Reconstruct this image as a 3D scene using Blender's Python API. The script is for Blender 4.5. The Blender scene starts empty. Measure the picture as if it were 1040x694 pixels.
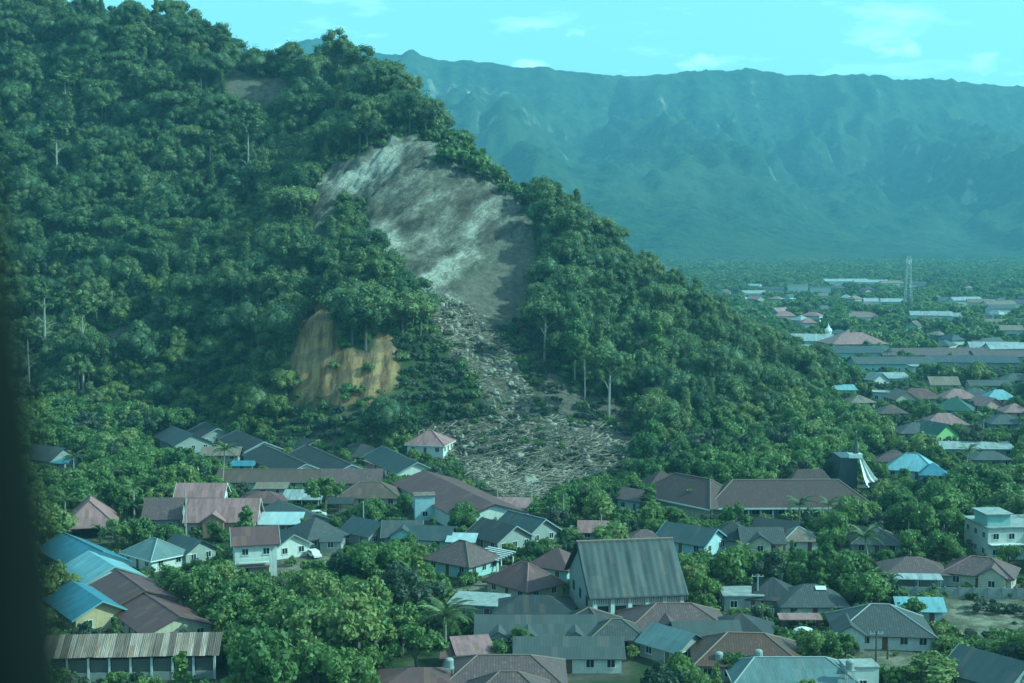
import bpy, math, random
import numpy as np
from mathutils import Vector, Matrix

R = math.radians
scene = bpy.context.scene
COL = scene.collection

# ------------------------------------------------------------------ camera
F = 1429.0                       # focal length in photo pixels (photo 1040 x 694)
CAM_H = 66.0
PITCH = math.atan(118 / F)
cam_d = bpy.data.cameras.new('camera')
cam = bpy.data.objects.new('camera', cam_d)
COL.objects.link(cam)
cam.location = (0, 0, CAM_H)
cam.rotation_euler = (R(90) - PITCH, 0, 0)
cam_d.sensor_width = 36
cam_d.lens = 36 * F / 1040
cam_d.clip_start = 0.05
cam_d.clip_end = 30000
cam_d.dof.use_dof = True
cam_d.dof.focus_distance = 320
cam_d.dof.aperture_fstop = 2.4
scene.camera = cam

# ------------------------------------------------------------------ sky, sun, exposure
SUN_EL, SUN_AZ = 35.0, 97.0      # azimuth clockwise from +Y (view direction); 90 = from the right
w = bpy.data.worlds.new('World')
scene.world = w
w.use_nodes = True
nt = w.node_tree
for n in list(nt.nodes):
    nt.nodes.remove(n)
N = nt.nodes.new
wo = N('ShaderNodeOutputWorld')
bg = N('ShaderNodeBackground')
bg.inputs['Strength'].default_value = 0.15
sky = N('ShaderNodeTexSky')
sky.sky_type = 'NISHITA'
sky.sun_disc = False
sky.sun_elevation = R(SUN_EL)
sky.sun_rotation = R(SUN_AZ)
sky.air_density = 1.0
sky.dust_density = 1.4
sky.ozone_density = 0.8
tc = N('ShaderNodeTexCoord')
mp = N('ShaderNodeMapping')
mp.inputs['Scale'].default_value = (5, 5, 22)
nz = N('ShaderNodeTexNoise')
nz.inputs['Scale'].default_value = 2.1
nz.inputs['Detail'].default_value = 7
nz.inputs['Roughness'].default_value = 0.55
cr = N('ShaderNodeValToRGB')
cr.color_ramp.elements[0].position = 0.55
cr.color_ramp.elements[1].position = 0.74
mx = N('ShaderNodeMix')
mx.data_type = 'RGBA'
mx.inputs['B'].default_value = (9.0, 9.2, 9.5, 1)
ml = N('ShaderNodeMath')
ml.operation = 'MULTIPLY'
ml.inputs[1].default_value = 0.70
ml.use_clamp = True
L = nt.links.new
L(tc.outputs['Generated'], mp.inputs['Vector'])
L(mp.outputs['Vector'], nz.inputs['Vector'])
L(nz.outputs['Fac'], cr.inputs['Fac'])
L(cr.outputs['Color'], ml.inputs[0])
mv = N('ShaderNodeMath')
mv.operation = 'ADD'
mv.inputs[1].default_value = 0.20
L(ml.outputs[0], mv.inputs[0])
L(mv.outputs[0], mx.inputs['Factor'])
L(sky.outputs['Color'], mx.inputs['A'])
mp2 = N('ShaderNodeMapping')
mp2.inputs['Scale'].default_value = (26, 26, 46)
mp2.inputs['Location'].default_value = (12.3, 0, 0)
mp.inputs['Location'].default_value = (12.3, 1.3, 0)
nz2 = N('ShaderNodeTexNoise')
nz2.inputs['Scale'].default_value = 1.0
nz2.inputs['Detail'].default_value = 6
sx2 = N('ShaderNodeSeparateXYZ')
L(tc.outputs['Generated'], mp2.inputs['Vector'])
L(mp2.outputs['Vector'], nz2.inputs['Vector'])
L(tc.outputs['Generated'], sx2.inputs[0])
mr2 = N('ShaderNodeMapRange')
for k_, v_ in (('From Min', 0.112), ('From Max', 0.162), ('To Min', 0.55), ('To Max', 0.80)):
    mr2.inputs[k_].default_value = v_
L(sx2.outputs[2], mr2.inputs['Value'])
sb2 = N('ShaderNodeMath')
sb2.operation = 'SUBTRACT'
L(nz2.outputs['Fac'], sb2.inputs[0])
L(mr2.outputs['Result'], sb2.inputs[1])
cr2 = N('ShaderNodeValToRGB')
cr2.color_ramp.elements[0].position = 0.0
cr2.color_ramp.elements[1].position = 0.17
L(sb2.outputs[0], cr2.inputs['Fac'])
mx2 = N('ShaderNodeMix')
mx2.data_type = 'RGBA'
mx2.inputs['B'].default_value = (11.0, 10.8, 10.6, 1)
L(cr2.outputs['Color'], mx2.inputs['Factor'])
L(mx.outputs['Result'], mx2.inputs['A'])
L(mx2.outputs['Result'], bg.inputs['Color'])
L(bg.outputs['Background'], wo.inputs['Surface'])

sl = bpy.data.lights.new('sun', 'SUN')
sl.energy = 4.6
sl.angle = R(0.5)
sl.color = (1.0, 0.95, 0.86)
sun = bpy.data.objects.new('sun', sl)
COL.objects.link(sun)
sd = Vector((math.cos(R(SUN_EL)) * math.sin(R(SUN_AZ)), math.cos(R(SUN_EL)) * math.cos(R(SUN_AZ)), math.sin(R(SUN_EL))))
sun.rotation_euler = sd.to_track_quat('Z', 'Y').to_euler()
sun.location = (300, 0, 900)

vs = scene.view_settings
vs.view_transform = 'Standard'
vs.look = 'None'
vs.gamma = 1.0
vs.exposure = 0.36
# the photograph's strong teal cast is its colour balance, not a property of any object
vs.use_white_balance = True
vs.white_balance_temperature = 4450
vs.white_balance_tint = -46

cy = scene.cycles
cy.max_bounces = 5
cy.diffuse_bounces = 3
cy.glossy_bounces = 2
cy.transmission_bounces = 3
cy.transparent_max_bounces = 4
cy.volume_bounces = 1
cy.use_denoising = True
cy.caustics_reflective = False
cy.caustics_refractive = False

HAZE = 0.000135

rng = np.random.default_rng(7)
random.seed(7)

# ------------------------------------------------------------------ helpers
CP, SP = math.cos(PITCH), math.sin(PITCH)

def at(px, py, D):
    """world point seen at photo pixel (px,py) at distance D along +Y"""
    u, v = (px - 520) / F, -(py - 347) / F
    d = (u, CP + v * SP, -SP + v * CP)
    s = D / d[1]
    return np.array((d[0] * s, D, CAM_H + d[2] * s))

def on_ground(px, py, z=0.0):
    u, v = (px - 520) / F, -(py - 347) / F
    d = (u, CP + v * SP, -SP + v * CP)
    s = (z - CAM_H) / d[2]
    return np.array((d[0] * s, d[1] * s, z))

def proj(X, Y, Z):
    X, Y, Z = np.asarray(X, float), np.asarray(Y, float), np.asarray(Z, float) - CAM_H
    dep = Y * CP - Z * SP
    up = Y * SP + Z * CP
    dep = np.maximum(dep, 1e-3)
    return 520 + F * X / dep, 347 - F * up / dep

def _hash(ix, iy, seed):
    h = (ix.astype(np.int64) * 374761393 + iy.astype(np.int64) * 668265263 + seed * 974634777) & 0xFFFFFFFF
    h = ((h ^ (h >> 13)) * 1274126177) & 0xFFFFFFFF
    h = h ^ (h >> 16)
    return (h & 0xFFFF) / 65535.0

def vnoise(x, y, seed=0):
    x, y = np.asarray(x, float), np.asarray(y, float)
    ix, iy = np.floor(x), np.floor(y)
    fx, fy = x - ix, y - iy
    fx, fy = fx * fx * (3 - 2 * fx), fy * fy * (3 - 2 * fy)
    a, b = _hash(ix, iy, seed), _hash(ix + 1, iy, seed)
    c, d = _hash(ix, iy + 1, seed), _hash(ix + 1, iy + 1, seed)
    return (a + (b - a) * fx) * (1 - fy) + (c + (d - c) * fx) * fy

def fbm(x, y, seed=0, o=4, g=0.5):
    s, a, t = 0, 1, 0
    for k in range(o):
        s = s + a * vnoise(x * 2 ** k + 17 * k, y * 2 ** k - 9 * k, seed + k)
        t += a
        a *= g
    return s / t

def ridged(x, y, seed=0, o=4):
    s, a, t = 0, 1, 0
    for k in range(o):
        s = s + a * (1 - np.abs(2 * vnoise(x * 2 ** k + 5 * k, y * 2 ** k + 3 * k, seed + k) - 1))
        t += a
        a *= 0.5
    return s / t

def sstep(a, b, x):
    t = np.clip((x - a) / (b - a), 0, 1)
    return t * t * (3 - 2 * t)

def inpoly(px, py, poly):
    px, py = np.asarray(px, float), np.asarray(py, float)
    ins = np.zeros(px.shape, bool)
    n = len(poly)
    for i in range(n):
        x0, y0 = poly[i]
        x1, y1 = poly[(i + 1) % n]
        if y0 == y1:
            continue
        c = ((y0 > py) != (y1 > py)) & (px < (x1 - x0) * (py - y0) / (y1 - y0) + x0)
        ins ^= c
    return ins

def mesh_np(name, V, faces4=None, mats=(), mat_idx=None, smooth=False, faces3=None):
    me = bpy.data.meshes.new(name)
    V = np.asarray(V, np.float32)
    me.vertices.add(len(V))
    me.vertices.foreach_set('co', V.ravel())
    loops, starts, tot = [], [], 0
    nf = 0
    parts = []
    if faces4 is not None and len(faces4):
        parts.append((np.asarray(faces4, np.int32), 4))
    if faces3 is not None and len(faces3):
        parts.append((np.asarray(faces3, np.int32), 3))
    for f, k in parts:
        loops.append(f.ravel())
        starts.append(tot + np.arange(len(f)) * k)
        tot += f.size
        nf += len(f)
    me.loops.add(tot)
    me.loops.foreach_set('vertex_index', np.concatenate(loops))
    me.polygons.add(nf)
    me.polygons.foreach_set('loop_start', np.concatenate(starts).astype(np.int32))
    for m in mats:
        me.materials.append(m)
    if mat_idx is not None:
        me.polygons.foreach_set('material_index', np.asarray(mat_idx, np.int32))
    if smooth:
        me.polygons.foreach_set('use_smooth', np.ones(nf, bool))
    me.update(calc_edges=True)
    return me

def obj(name, data, parent=None, loc=None, rotz=None, kind=None):
    o = bpy.data.objects.new(name, data)
    COL.objects.link(o)
    if parent is not None:
        o.parent = parent
    if loc is not None:
        o.location = loc
    if rotz is not None:
        o.rotation_euler = (0, 0, rotz)
    if kind:
        o['kind'] = kind
    return o

def tag(o, label, cat, group=None):
    o['label'] = label
    o['category'] = cat
    if group:
        o['group'] = group
    return o

class MB:
    """collects polygons with UVs and builds one mesh"""
    def __init__(s):
        s.v, s.f, s.uv, s.mi = [], [], [], []
    def poly(s, pts, uv=None, mi=0):
        b = len(s.v)
        s.v += [tuple(p) for p in pts]
        s.f.append(tuple(range(b, b + len(pts))))
        s.uv += list(uv) if uv else [(0.0, 0.0)] * len(pts)
        s.mi.append(mi)
    def box(s, x0, x1, y0, y1, z0, z1, mi=0):
        P = [(x0, y0, z0), (x1, y0, z0), (x1, y1, z0), (x0, y1, z0), (x0, y0, z1), (x1, y0, z1), (x1, y1, z1), (x0, y1, z1)]
        for q in ((0, 3, 2, 1), (4, 5, 6, 7), (0, 1, 5, 4), (1, 2, 6, 5), (2, 3, 7, 6), (3, 0, 4, 7)):
            p = [P[i] for i in q]
            a = Vector(p[1]) - Vector(p[0])
            c = Vector(p[3]) - Vector(p[0])
            s.poly(p, [(0, 0), (a.length, 0), (a.length, c.length), (0, c.length)], mi)
    def tube(s, pts, rad, n=6, mi=0, cap=True):
        pts = [Vector(p) for p in pts]
        rings = []
        for i, p in enumerate(pts):
            d = (pts[min(i + 1, len(pts) - 1)] - pts[max(i - 1, 0)]).normalized()
            u = d.cross(Vector((0.31, 0.95, 0.02)))
            if u.length < 1e-3:
                u = d.cross(Vector((1, 0, 0)))
            u.normalize()
            v = d.cross(u)
            r = rad[i] if hasattr(rad, '__len__') else rad
            rings.append([p + (u * math.cos(2 * math.pi * k / n) + v * math.sin(2 * math.pi * k / n)) * r for k in range(n)])
        for a, b in zip(rings, rings[1:]):
            for k in range(n):
                s.poly([a[k], a[(k + 1) % n], b[(k + 1) % n], b[k]], [(0, 0)] * 4, mi)
        if cap:
            s.poly(list(reversed(rings[0])), None, mi)
            s.poly(rings[-1], None, mi)
    def mesh(s, name, mats, smooth=False):
        me = bpy.data.meshes.new(name)
        me.from_pydata(s.v, [], s.f)
        ul = me.uv_layers.new(name='UVMap')
        ul.data.foreach_set('uv', np.asarray(s.uv, np.float32).ravel())
        if not isinstance(mats, (list, tuple)):
            mats = [mats]
        for m in mats:
            me.materials.append(m)
        me.polygons.foreach_set('material_index', np.asarray(s.mi, np.int32))
        if smooth:
            me.polygons.foreach_set('use_smooth', np.ones(len(s.f), bool))
        me.update()
        return me
    def build(s, name, mats, parent=None, **k):
        return obj(name, s.mesh(name, mats), parent, **k)

# ------------------------------------------------------------------ materials
def newmat(name):
    m = bpy.data.materials.new(name)
    m.use_nodes = True
    t = m.node_tree
    for n in list(t.nodes):
        t.nodes.remove(n)
    o = t.nodes.new('ShaderNodeOutputMaterial')
    p = t.nodes.new('ShaderNodeBsdfPrincipled')
    t.links.new(p.outputs[0], o.inputs['Surface'])
    return m, t, p, o

def nd(t, typ, **k):
    n = t.nodes.new(typ)
    for a, v in k.items():
        if a.startswith('i_'):
            n.inputs[a[2:].replace('_', ' ')].default_value = v
        else:
            setattr(n, a, v)
    return n

def mixc(t, fac, a, b, blend='MIX'):
    m = t.nodes.new('ShaderNodeMix')
    m.data_type = 'RGBA'
    m.blend_type = blend
    for sock, v in (('Factor', fac), ('A', a), ('B', b)):
        if hasattr(v, 'is_output'):
            t.links.new(v, m.inputs[sock])
        elif sock == 'Factor':
            m.inputs[sock].default_value = v
        else:
            m.inputs[sock].default_value = (*v, 1) if len(v) == 3 else v
    return m.outputs['Result']

def mathn(t, op, a, b=None, c=None):
    m = t.nodes.new('ShaderNodeMath')
    m.operation = op
    for i, v in enumerate((a, b, c)):
        if v is None:
            continue
        if hasattr(v, 'is_output'):
            t.links.new(v, m.inputs[i])
        else:
            m.inputs[i].default_value = v
    return m.outputs[0]

def ramp(t, fac, stops):
    r = t.nodes.new('ShaderNodeValToRGB')
    e = r.color_ramp.elements
    while len(e) < len(stops):
        e.new(0.5)
    for i, (p, c) in enumerate(stops):
        e[i].position = p
        e[i].color = (*c, 1) if hasattr(c, '__len__') else (c, c, c, 1)
    t.links.new(fac, r.inputs['Fac'])
    return r.outputs['Color']

def noise(t, scale, detail=4, rough=0.55, vec=None, dim=None):
    n = t.nodes.new('ShaderNodeTexNoise')
    n.inputs['Scale'].default_value = scale
    n.inputs['Detail'].default_value = detail
    n.inputs['Roughness'].default_value = rough
    if vec is not None:
        t.links.new(vec, n.inputs['Vector'])
    return n.outputs['Fac']

def bump(t, p, h, strength=0.4, dist=0.1):
    b = t.nodes.new('ShaderNodeBump')
    b.inputs['Strength'].default_value = strength
    b.inputs['Distance'].default_value = dist
    t.links.new(h, b.inputs['Height'])
    t.links.new(b.outputs['Normal'], p.inputs['Normal'])

def leafmat(name, c1, c2, c3=None, transl=0.38):
    m, t, p, o = newmat(name)
    oi = nd(t, 'ShaderNodeObjectInfo')
    ge = nd(t, 'ShaderNodeNewGeometry')
    stops = [(0.0, c1), (0.75, c2)]
    if c3:
        stops += [(1.0, c3)]
    base = ramp(t, oi.outputs['Random'], stops)
    var = ramp(t, ge.outputs['Random Per Island'], [(0, (0.62, 0.66, 0.6)), (1, (1.35, 1.3, 1.2))])
    col = mixc(t, 1.0, base, var, 'MULTIPLY')
    t.links.new(col, p.inputs['Base Color'])
    p.inputs['Roughness'].default_value = 0.55
    p.inputs['Specular IOR Level'].default_value = 0.35
    tr = t.nodes.new('ShaderNodeBsdfTranslucent')
    t.links.new(col, tr.inputs['Color'])
    ms = t.nodes.new('ShaderNodeMixShader')
    ms.inputs[0].default_value = transl
    t.links.new(p.outputs[0], ms.inputs[1])
    t.links.new(tr.outputs[0], ms.inputs[2])
    t.links.new(ms.outputs[0], o.inputs['Surface'])
    return m

def plain(name, c, rough=0.7, nscale=1.5, amt=0.35, metal=0, bumpd=0.0):
    m, t, p, o = newmat(name)
    tcn = nd(t, 'ShaderNodeTexCoord')
    f = noise(t, nscale, 5, 0.65, tcn.outputs['Object'])
    d = tuple(x * (1 - amt) for x in c)
    e = tuple(min(1, x * (1 + amt * 0.5)) for x in c)
    t.links.new(ramp(t, f, [(0.3, d), (0.7, e)]), p.inputs['Base Color'])
    p.inputs['Roughness'].default_value = rough
    p.inputs['Metallic'].default_value = metal
    if bumpd:
        bump(t, p, f, 0.6, bumpd)
    return m

def wallmat(name, c):
    c = tuple(x * 0.85 for x in c)
    m, t, p, o = newmat(name)
    tcn = nd(t, 'ShaderNodeTexCoord')
    f = noise(t, 0.9, 6, 0.7, tcn.outputs['Object'])
    mp_ = nd(t, 'ShaderNodeMapping')
    mp_.inputs['Scale'].default_value = (3.0, 3.0, 0.35)
    t.links.new(tcn.outputs['Object'], mp_.inputs['Vector'])
    g = noise(t, 1.0, 5, 0.7, mp_.outputs['Vector'])
    col = mixc(t, ramp(t, f, [(0.4, 0), (0.75, 0.5)]), c, tuple(x * 0.62 for x in c))
    col = mixc(t, ramp(t, g, [(0.52, 0), (0.8, 0.6)]), col, (0.22 * c[0] + .05, 0.22 * c[1] + .05, 0.2 * c[2] + .04))
    t.links.new(col, p.inputs['Base Color'])
    p.inputs['Roughness'].default_value = 0.85
    return m

def roofmat(name, c, kind='sheet', dirt=(0.06, 0.05, 0.04), amt=0.8, rough=0.6):
    """kind sheet: corrugated metal in sheets; tile: rows of tiles"""
    c = tuple(x * (0.42 if sum(c) < .62 else 0.58) for x in c)
    m, t, p, o = newmat(name)
    uvn = nd(t, 'ShaderNodeUVMap')
    sp = nd(t, 'ShaderNodeSeparateXYZ')
    t.links.new(uvn.outputs[0], sp.inputs[0])
    u, v = sp.outputs[0], sp.outputs[1]
    oi = nd(t, 'ShaderNodeObjectInfo')
    tcn = nd(t, 'ShaderNodeTexCoord')
    uu = mathn(t, 'FLOOR', mathn(t, 'MULTIPLY', u, 1.15 if kind == 'sheet' else 2.6))
    vv = mathn(t, 'FLOOR', mathn(t, 'MULTIPLY', v, 0.42 if kind == 'sheet' else 2.2))
    cmb = nd(t, 'ShaderNodeCombineXYZ')
    t.links.new(uu, cmb.inputs[0])
    t.links.new(vv, cmb.inputs[1])
    t.links.new(mathn(t, 'MULTIPLY', oi.outputs['Random'], 91), cmb.inputs[2])
    wn = nd(t, 'ShaderNodeTexWhiteNoise')
    t.links.new(cmb.outputs[0], wn.inputs['Vector'])
    sc_ = nd(t, 'ShaderNodeCombineXYZ')
    t.links.new(mathn(t, 'MULTIPLY', u, 1.3), sc_.inputs[0])
    t.links.new(mathn(t, 'MULTIPLY', v, 0.22), sc_.inputs[1])
    t.links.new(mathn(t, 'MULTIPLY', oi.outputs['Random'], 50), sc_.inputs[2])
    streak = noise(t, 1.2, 6, 0.7, sc_.outputs[0])
    patch = noise(t, 0.33, 6, 0.7, tcn.outputs['Object'])
    col = mixc(t, wn.outputs['Value'], tuple(x * 0.84 for x in c), tuple(x * 1.12 for x in c))
    col = mixc(t, mathn(t, 'MULTIPLY', ramp(t, streak, [(0.45, 0), (0.72, 1)]), amt), col, dirt)
    col = mixc(t, mathn(t, 'MULTIPLY', ramp(t, patch, [(0.42, 0), (0.7, 1)]), amt * 0.7), col, tuple(x * 0.6 + 0.02 for x in c))
    col = mixc(t, ramp(t, wn.outputs['Value'], [(0.90, 0), (0.93, 0.55 if amt > .5 else .2)]), col, (0.16, 0.09, 0.055) if kind == 'sheet' else tuple(x * 1.5 for x in c))
    t.links.new(col, p.inputs['Base Color'])
    p.inputs['Roughness'].default_value = rough
    p.inputs['Specular IOR Level'].default_value = 0.4
    if kind == 'sheet':
        h = mathn(t, 'SINE', mathn(t, 'MULTIPLY', u, 2 * math.pi / 0.22))
        h = mathn(t, 'ADD', mathn(t, 'MULTIPLY', h, 0.3), mathn(t, 'MULTIPLY', wn.outputs['Value'], 0.8))
    else:
        h = mathn(t, 'FRACT', mathn(t, 'MULTIPLY', v, 2.2))
        h = mathn(t, 'ADD', h, mathn(t, 'MULTIPLY', mathn(t, 'SINE', mathn(t, 'MULTIPLY', u, 2 * math.pi * 2.6)), 0.4))
    bump(t, p, h, 0.5, 0.05)
    return m

M = {}
M['leaf_forest'] = leafmat('leaf_forest', (0.105, 0.138, 0.054), (0.18, 0.215, 0.084), (0.235, 0.255, 0.10))
M['leaf_village'] = leafmat('leaf_village', (0.11, 0.158, 0.048), (0.19, 0.24, 0.070), (0.26, 0.28, 0.095))
M['leaf_deep'] = leafmat('leaf_deep', (0.082, 0.114, 0.052), (0.132, 0.172, 0.074), (0.19, 0.215, 0.092))
M['leaf_bright'] = leafmat('leaf_bright', (0.13, 0.16, 0.045), (0.21, 0.235, 0.065), (0.28, 0.28, 0.10))
M['leaf_palm'] = leafmat('leaf_palm', (0.09, 0.115, 0.045), (0.16, 0.19, 0.07), (0.2, 0.21, 0.09), 0.2)
M['leaf_pale'] = leafmat('leaf_pale', (0.12, 0.15, 0.07), (0.18, 0.20, 0.10))
M['leaf_dull'] = leafmat('leaf_dull', (0.055, 0.075, 0.045), (0.10, 0.115, 0.07), (0.13, 0.13, 0.09))
M['bark'] = plain('bark', (0.11, 0.095, 0.075), 0.9, 3, 0.5)
M['bark_pale'] = plain('bark_pale', (0.30, 0.27, 0.22), 0.9, 3, 0.4)
M['wood_debris'] = plain('wood_debris', (0.32, 0.265, 0.19), 0.9, 0.6, 0.6)
M['rock_debris'] = plain('rock_debris', (0.27, 0.24, 0.19), 0.95, 0.7, 0.4)
M['glass'] = plain('window_glass', (0.025, 0.03, 0.032), 0.12, 1, 0.2)
M['dark_fill'] = plain('dark_opening_fill', (0.02, 0.02, 0.02), 0.9, 1, 0.2)  # flat dark colour in place of the shade inside openings
M['wood'] = plain('door_wood', (0.12, 0.07, 0.04), 0.6, 4, 0.4)
M['trim'] = plain('white_trim', (0.66, 0.65, 0.6), 0.6, 3, 0.2)
M['concrete'] = plain('concrete', (0.30, 0.30, 0.28), 0.9, 0.8, 0.4)
M['dark_wall'] = wallmat('dark_wall', (0.16, 0.15, 0.13))
for k, c in dict(white=(0.72, 0.70, 0.64), cream=(0.60, 0.53, 0.38), yellow=(0.56, 0.44, 0.24), teal=(0.46, 0.60, 0.57),
                 blue=(0.52, 0.62, 0.64), grey=(0.36, 0.36, 0.33), pink=(0.55, 0.36, 0.30), brick=(0.42, 0.27, 0.18),
                 green=(0.42, 0.62, 0.22), tan=(0.46, 0.38, 0.26)).items():
    M['w_' + k] = wallmat('wall_' + k, c)
for k, c, kd in (('maroon', (0.27, 0.12, 0.12), 'sheet'), ('pink', (0.52, 0.27, 0.265), 'sheet'), ('dark', (0.075, 0.075, 0.078), 'sheet'),
                 ('grey', (0.165, 0.17, 0.165), 'sheet'), ('brown', (0.25, 0.15, 0.11), 'sheet'), ('blue', (0.17, 0.33, 0.44), 'sheet'),
                 ('sky', (0.46, 0.66, 0.72), 'sheet'), ('teal', (0.25, 0.31, 0.31), 'sheet'), ('white', (0.60, 0.62, 0.60), 'sheet'),
                 ('red_tile', (0.21, 0.095, 0.062), 'tile'), ('school', (0.165, 0.080, 0.072), 'tile'), ('charcoal', (0.14, 0.135, 0.13), 'tile'),
                 ('rose', (0.27, 0.155, 0.15), 'tile'), ('tan', (0.36, 0.27, 0.20), 'sheet'), ('greenroof', (0.10, 0.20, 0.15), 'sheet'),
                 ('slate', (0.12, 0.15, 0.16), 'sheet')):
    M['r_' + k] = roofmat('roof_' + k, c, kd, amt=.5 if k in ('grey', 'dark', 'slate', 'teal', 'blue', 'sky') else .8)
M['r_rust'] = roofmat('roof_rust', (0.62, 0.50, 0.42), 'sheet', (0.13, 0.075, 0.05), 1.0, 0.7)
_t = M['r_rust'].node_tree
_p = _t.nodes['Principled BSDF']
_oi = _t.nodes.new('ShaderNodeObjectInfo')
_c = mixc(_t, 1.0, _p.inputs['Base Color'].links[0].from_socket, ramp(_t, _oi.outputs['Random'], [(0, (0.30, 0.26, 0.24)), (0.5, (0.8, 0.72, 0.66)), (1, (1.25, 1.2, 1.15))]), 'MULTIPLY')
_t.links.new(_c, _p.inputs['Base Color'])
M['r_clear'] = roofmat('roof_translucent', (0.72, 0.78, 0.76), 'sheet', (0.3, 0.4, 0.38), 0.3, 0.3)
M['church_white'] = plain('church_white', (0.74, 0.73, 0.70), 0.5, 1, 0.2)
M['church_dark'] = plain('church_dark', (0.07, 0.075, 0.08), 0.5, 1, 0.3)
M['steel'] = plain('steel', (0.5, 0.5, 0.5), 0.5, 2, 0.3, 0.4)
M['black_rubber'] = plain('black_rubber', (0.008, 0.011, 0.011), 0.95, 6, 0.3)
M['black_rubber'].node_tree.nodes['Principled BSDF'].inputs['Specular IOR Level'].default_value = 0.1

# ------------------------------------------------------------------ terrain function
CT = []            # control points X, D, Z of the bare ground
def cp(px, py, D, drop=0.0):
    p = at(px, py, D)
    CT.append((p[0], p[1], max(0.0, p[2] - drop)))
T = 9.0            # the canopy stands about this far above the ground
for px, rows in {
    -160: ((120, 560, T), (-40, 660, T), (-150, 760, T)),
    0: ((440, 447, 0), (370, 480, T), (290, 530, T), (200, 585, T), (100, 650, T), (0, 700, T), (-60, 745, T)),
    100: ((440, 447, 0), (370, 475, T), (290, 525, T), (200, 580, T), (100, 640, T), (5, 700, T)),
    180: ((435, 445, 0), (360, 475, T), (290, 520, T), (200, 575, T), (100, 635, T), (18, 690, T)),
    250: ((425, 430, 0), (370, 460, T), (290, 510, T), (200, 570, T), (130, 615, T), (52, 665, T)),
    310: ((430, 425, 0), (400, 424, 1), (310, 450, 4), (270, 500, T), (190, 560, 3), (120, 615, T), (55, 655, T)),
    350: ((412, 412, 0), (315, 440, 3), (265, 500, T), (170, 565, 0), (110, 610, T), (62, 645, T)),
    400: ((412, 412, 0), (345, 436, 2), (295, 478, T), (258, 505, 2), (145, 570, 0), (90, 620, T)),
    430: ((430, 412, 0), (360, 440, 2), (295, 490, 0), (240, 528, 0), (138, 574, 0)),
    470: ((430, 410, 0), (390, 425, 1), (305, 492, 0), (240, 532, 0), (168, 570, 0)),
    520: ((430, 408, 0), (380, 432, 1), (300, 505, 0), (240, 535, 0), (195, 562, 2)),
    548: ((405, 420, 5), (310, 480, T), (240, 520, T), (195, 552, T)),
    580: ((430, 405, 0), (400, 415, T), (320, 465, T), (222, 545, T)),
    640: ((450, 395, 0), (400, 420, T), (320, 480, T), (265, 535, T)),
    690: ((455, 395, 0), (400, 425, T), (340, 475, T), (295, 528, T)),
    740: ((455, 395, 2), (400, 430, T), (328, 520, T)),
    790: ((455, 395, 2), (410, 430, T), (360, 505, T)),
    840: ((455, 400, 3), (395, 480, T)),
    900: ((440, 440, T),),
}.items():
    for py, D, dr in rows:
        cp(px, py, D, dr)
for px, py, D in ((0, -60, 745), (100, 5, 700), (180, 18, 690), (250, 52, 665), (310, 55, 655), (350, 62, 645), (400, 90, 620), (440, 138, 590), (540, 195, 557),
                  (620, 250, 540), (690, 295, 528), (740, 328, 520), (790, 360, 505)):
    p = at(px, py, D)
    z = max(0, p[2] - T)
    for k, (dd, fz) in enumerate(((45, 0.86), (110, 0.55), (190, 0.2), (280, 0.0))):
        CT.append((p[0] * (1 + dd / D * 0.6), D + dd, z * fz))
for x in (-260, -190, -120, -60, 0, 60, 120, 200):
    for y in (180, 300, 375):
        CT.append((x, y, 0.0))
for x, y in ((180, 440), (200, 520), (260, 600), (320, 440), (340, 700), (150, 700), (0, 900), (-150, 1000), (-350, 1050), (250, 900), (-320, 400), (-300, 300)):
    CT.append((x, y, 0.0))
CT = np.array(CT)
def _k(r2):
    return 0.5 * r2 * np.log(r2 + 1e-9)
def _fit(C):
    P = C[:, :2] / 100
    n = len(P)
    d2 = ((P[:, None] - P[None]) ** 2).sum(-1)
    A = np.zeros((n + 3, n + 3))
    A[:n, :n] = _k(d2) + np.eye(n) * 0.012
    A[:n, n] = A[n, :n] = 1
    A[:n, n + 1:] = P
    A[n + 1:, :n] = P.T
    b = np.zeros(n + 3)
    b[:n] = C[:, 2]
    return P, np.linalg.solve(A, b)
TP, TW = _fit(CT)

def hill_raw(X, Y):
    X, Y = np.asarray(X, float), np.asarray(Y, float)
    sh = X.shape
    q = np.stack([X.ravel(), Y.ravel()], 1) / 100
    out = np.zeros(len(q))
    n = len(TP)
    for i in range(0, len(q), 20000):
        c = q[i:i + 20000]
        d2 = ((c[:, None] - TP[None]) ** 2).sum(-1)
        out[i:i + 20000] = _k(d2) @ TW[:n] + TW[n] + c @ TW[n + 1:]
    z = out.reshape(sh)
    # fades to the flat plain away from the hill
    fade = sstep(-900, -420, X) * (1 - sstep(300, 460, X)) * (1 - sstep(900, 1150, Y)) * sstep(340, 400, Y)
    z = z * fade
    return np.where(z > 1.5, z - 0.75, np.maximum(z, 0) ** 2 / 3.0)

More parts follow.
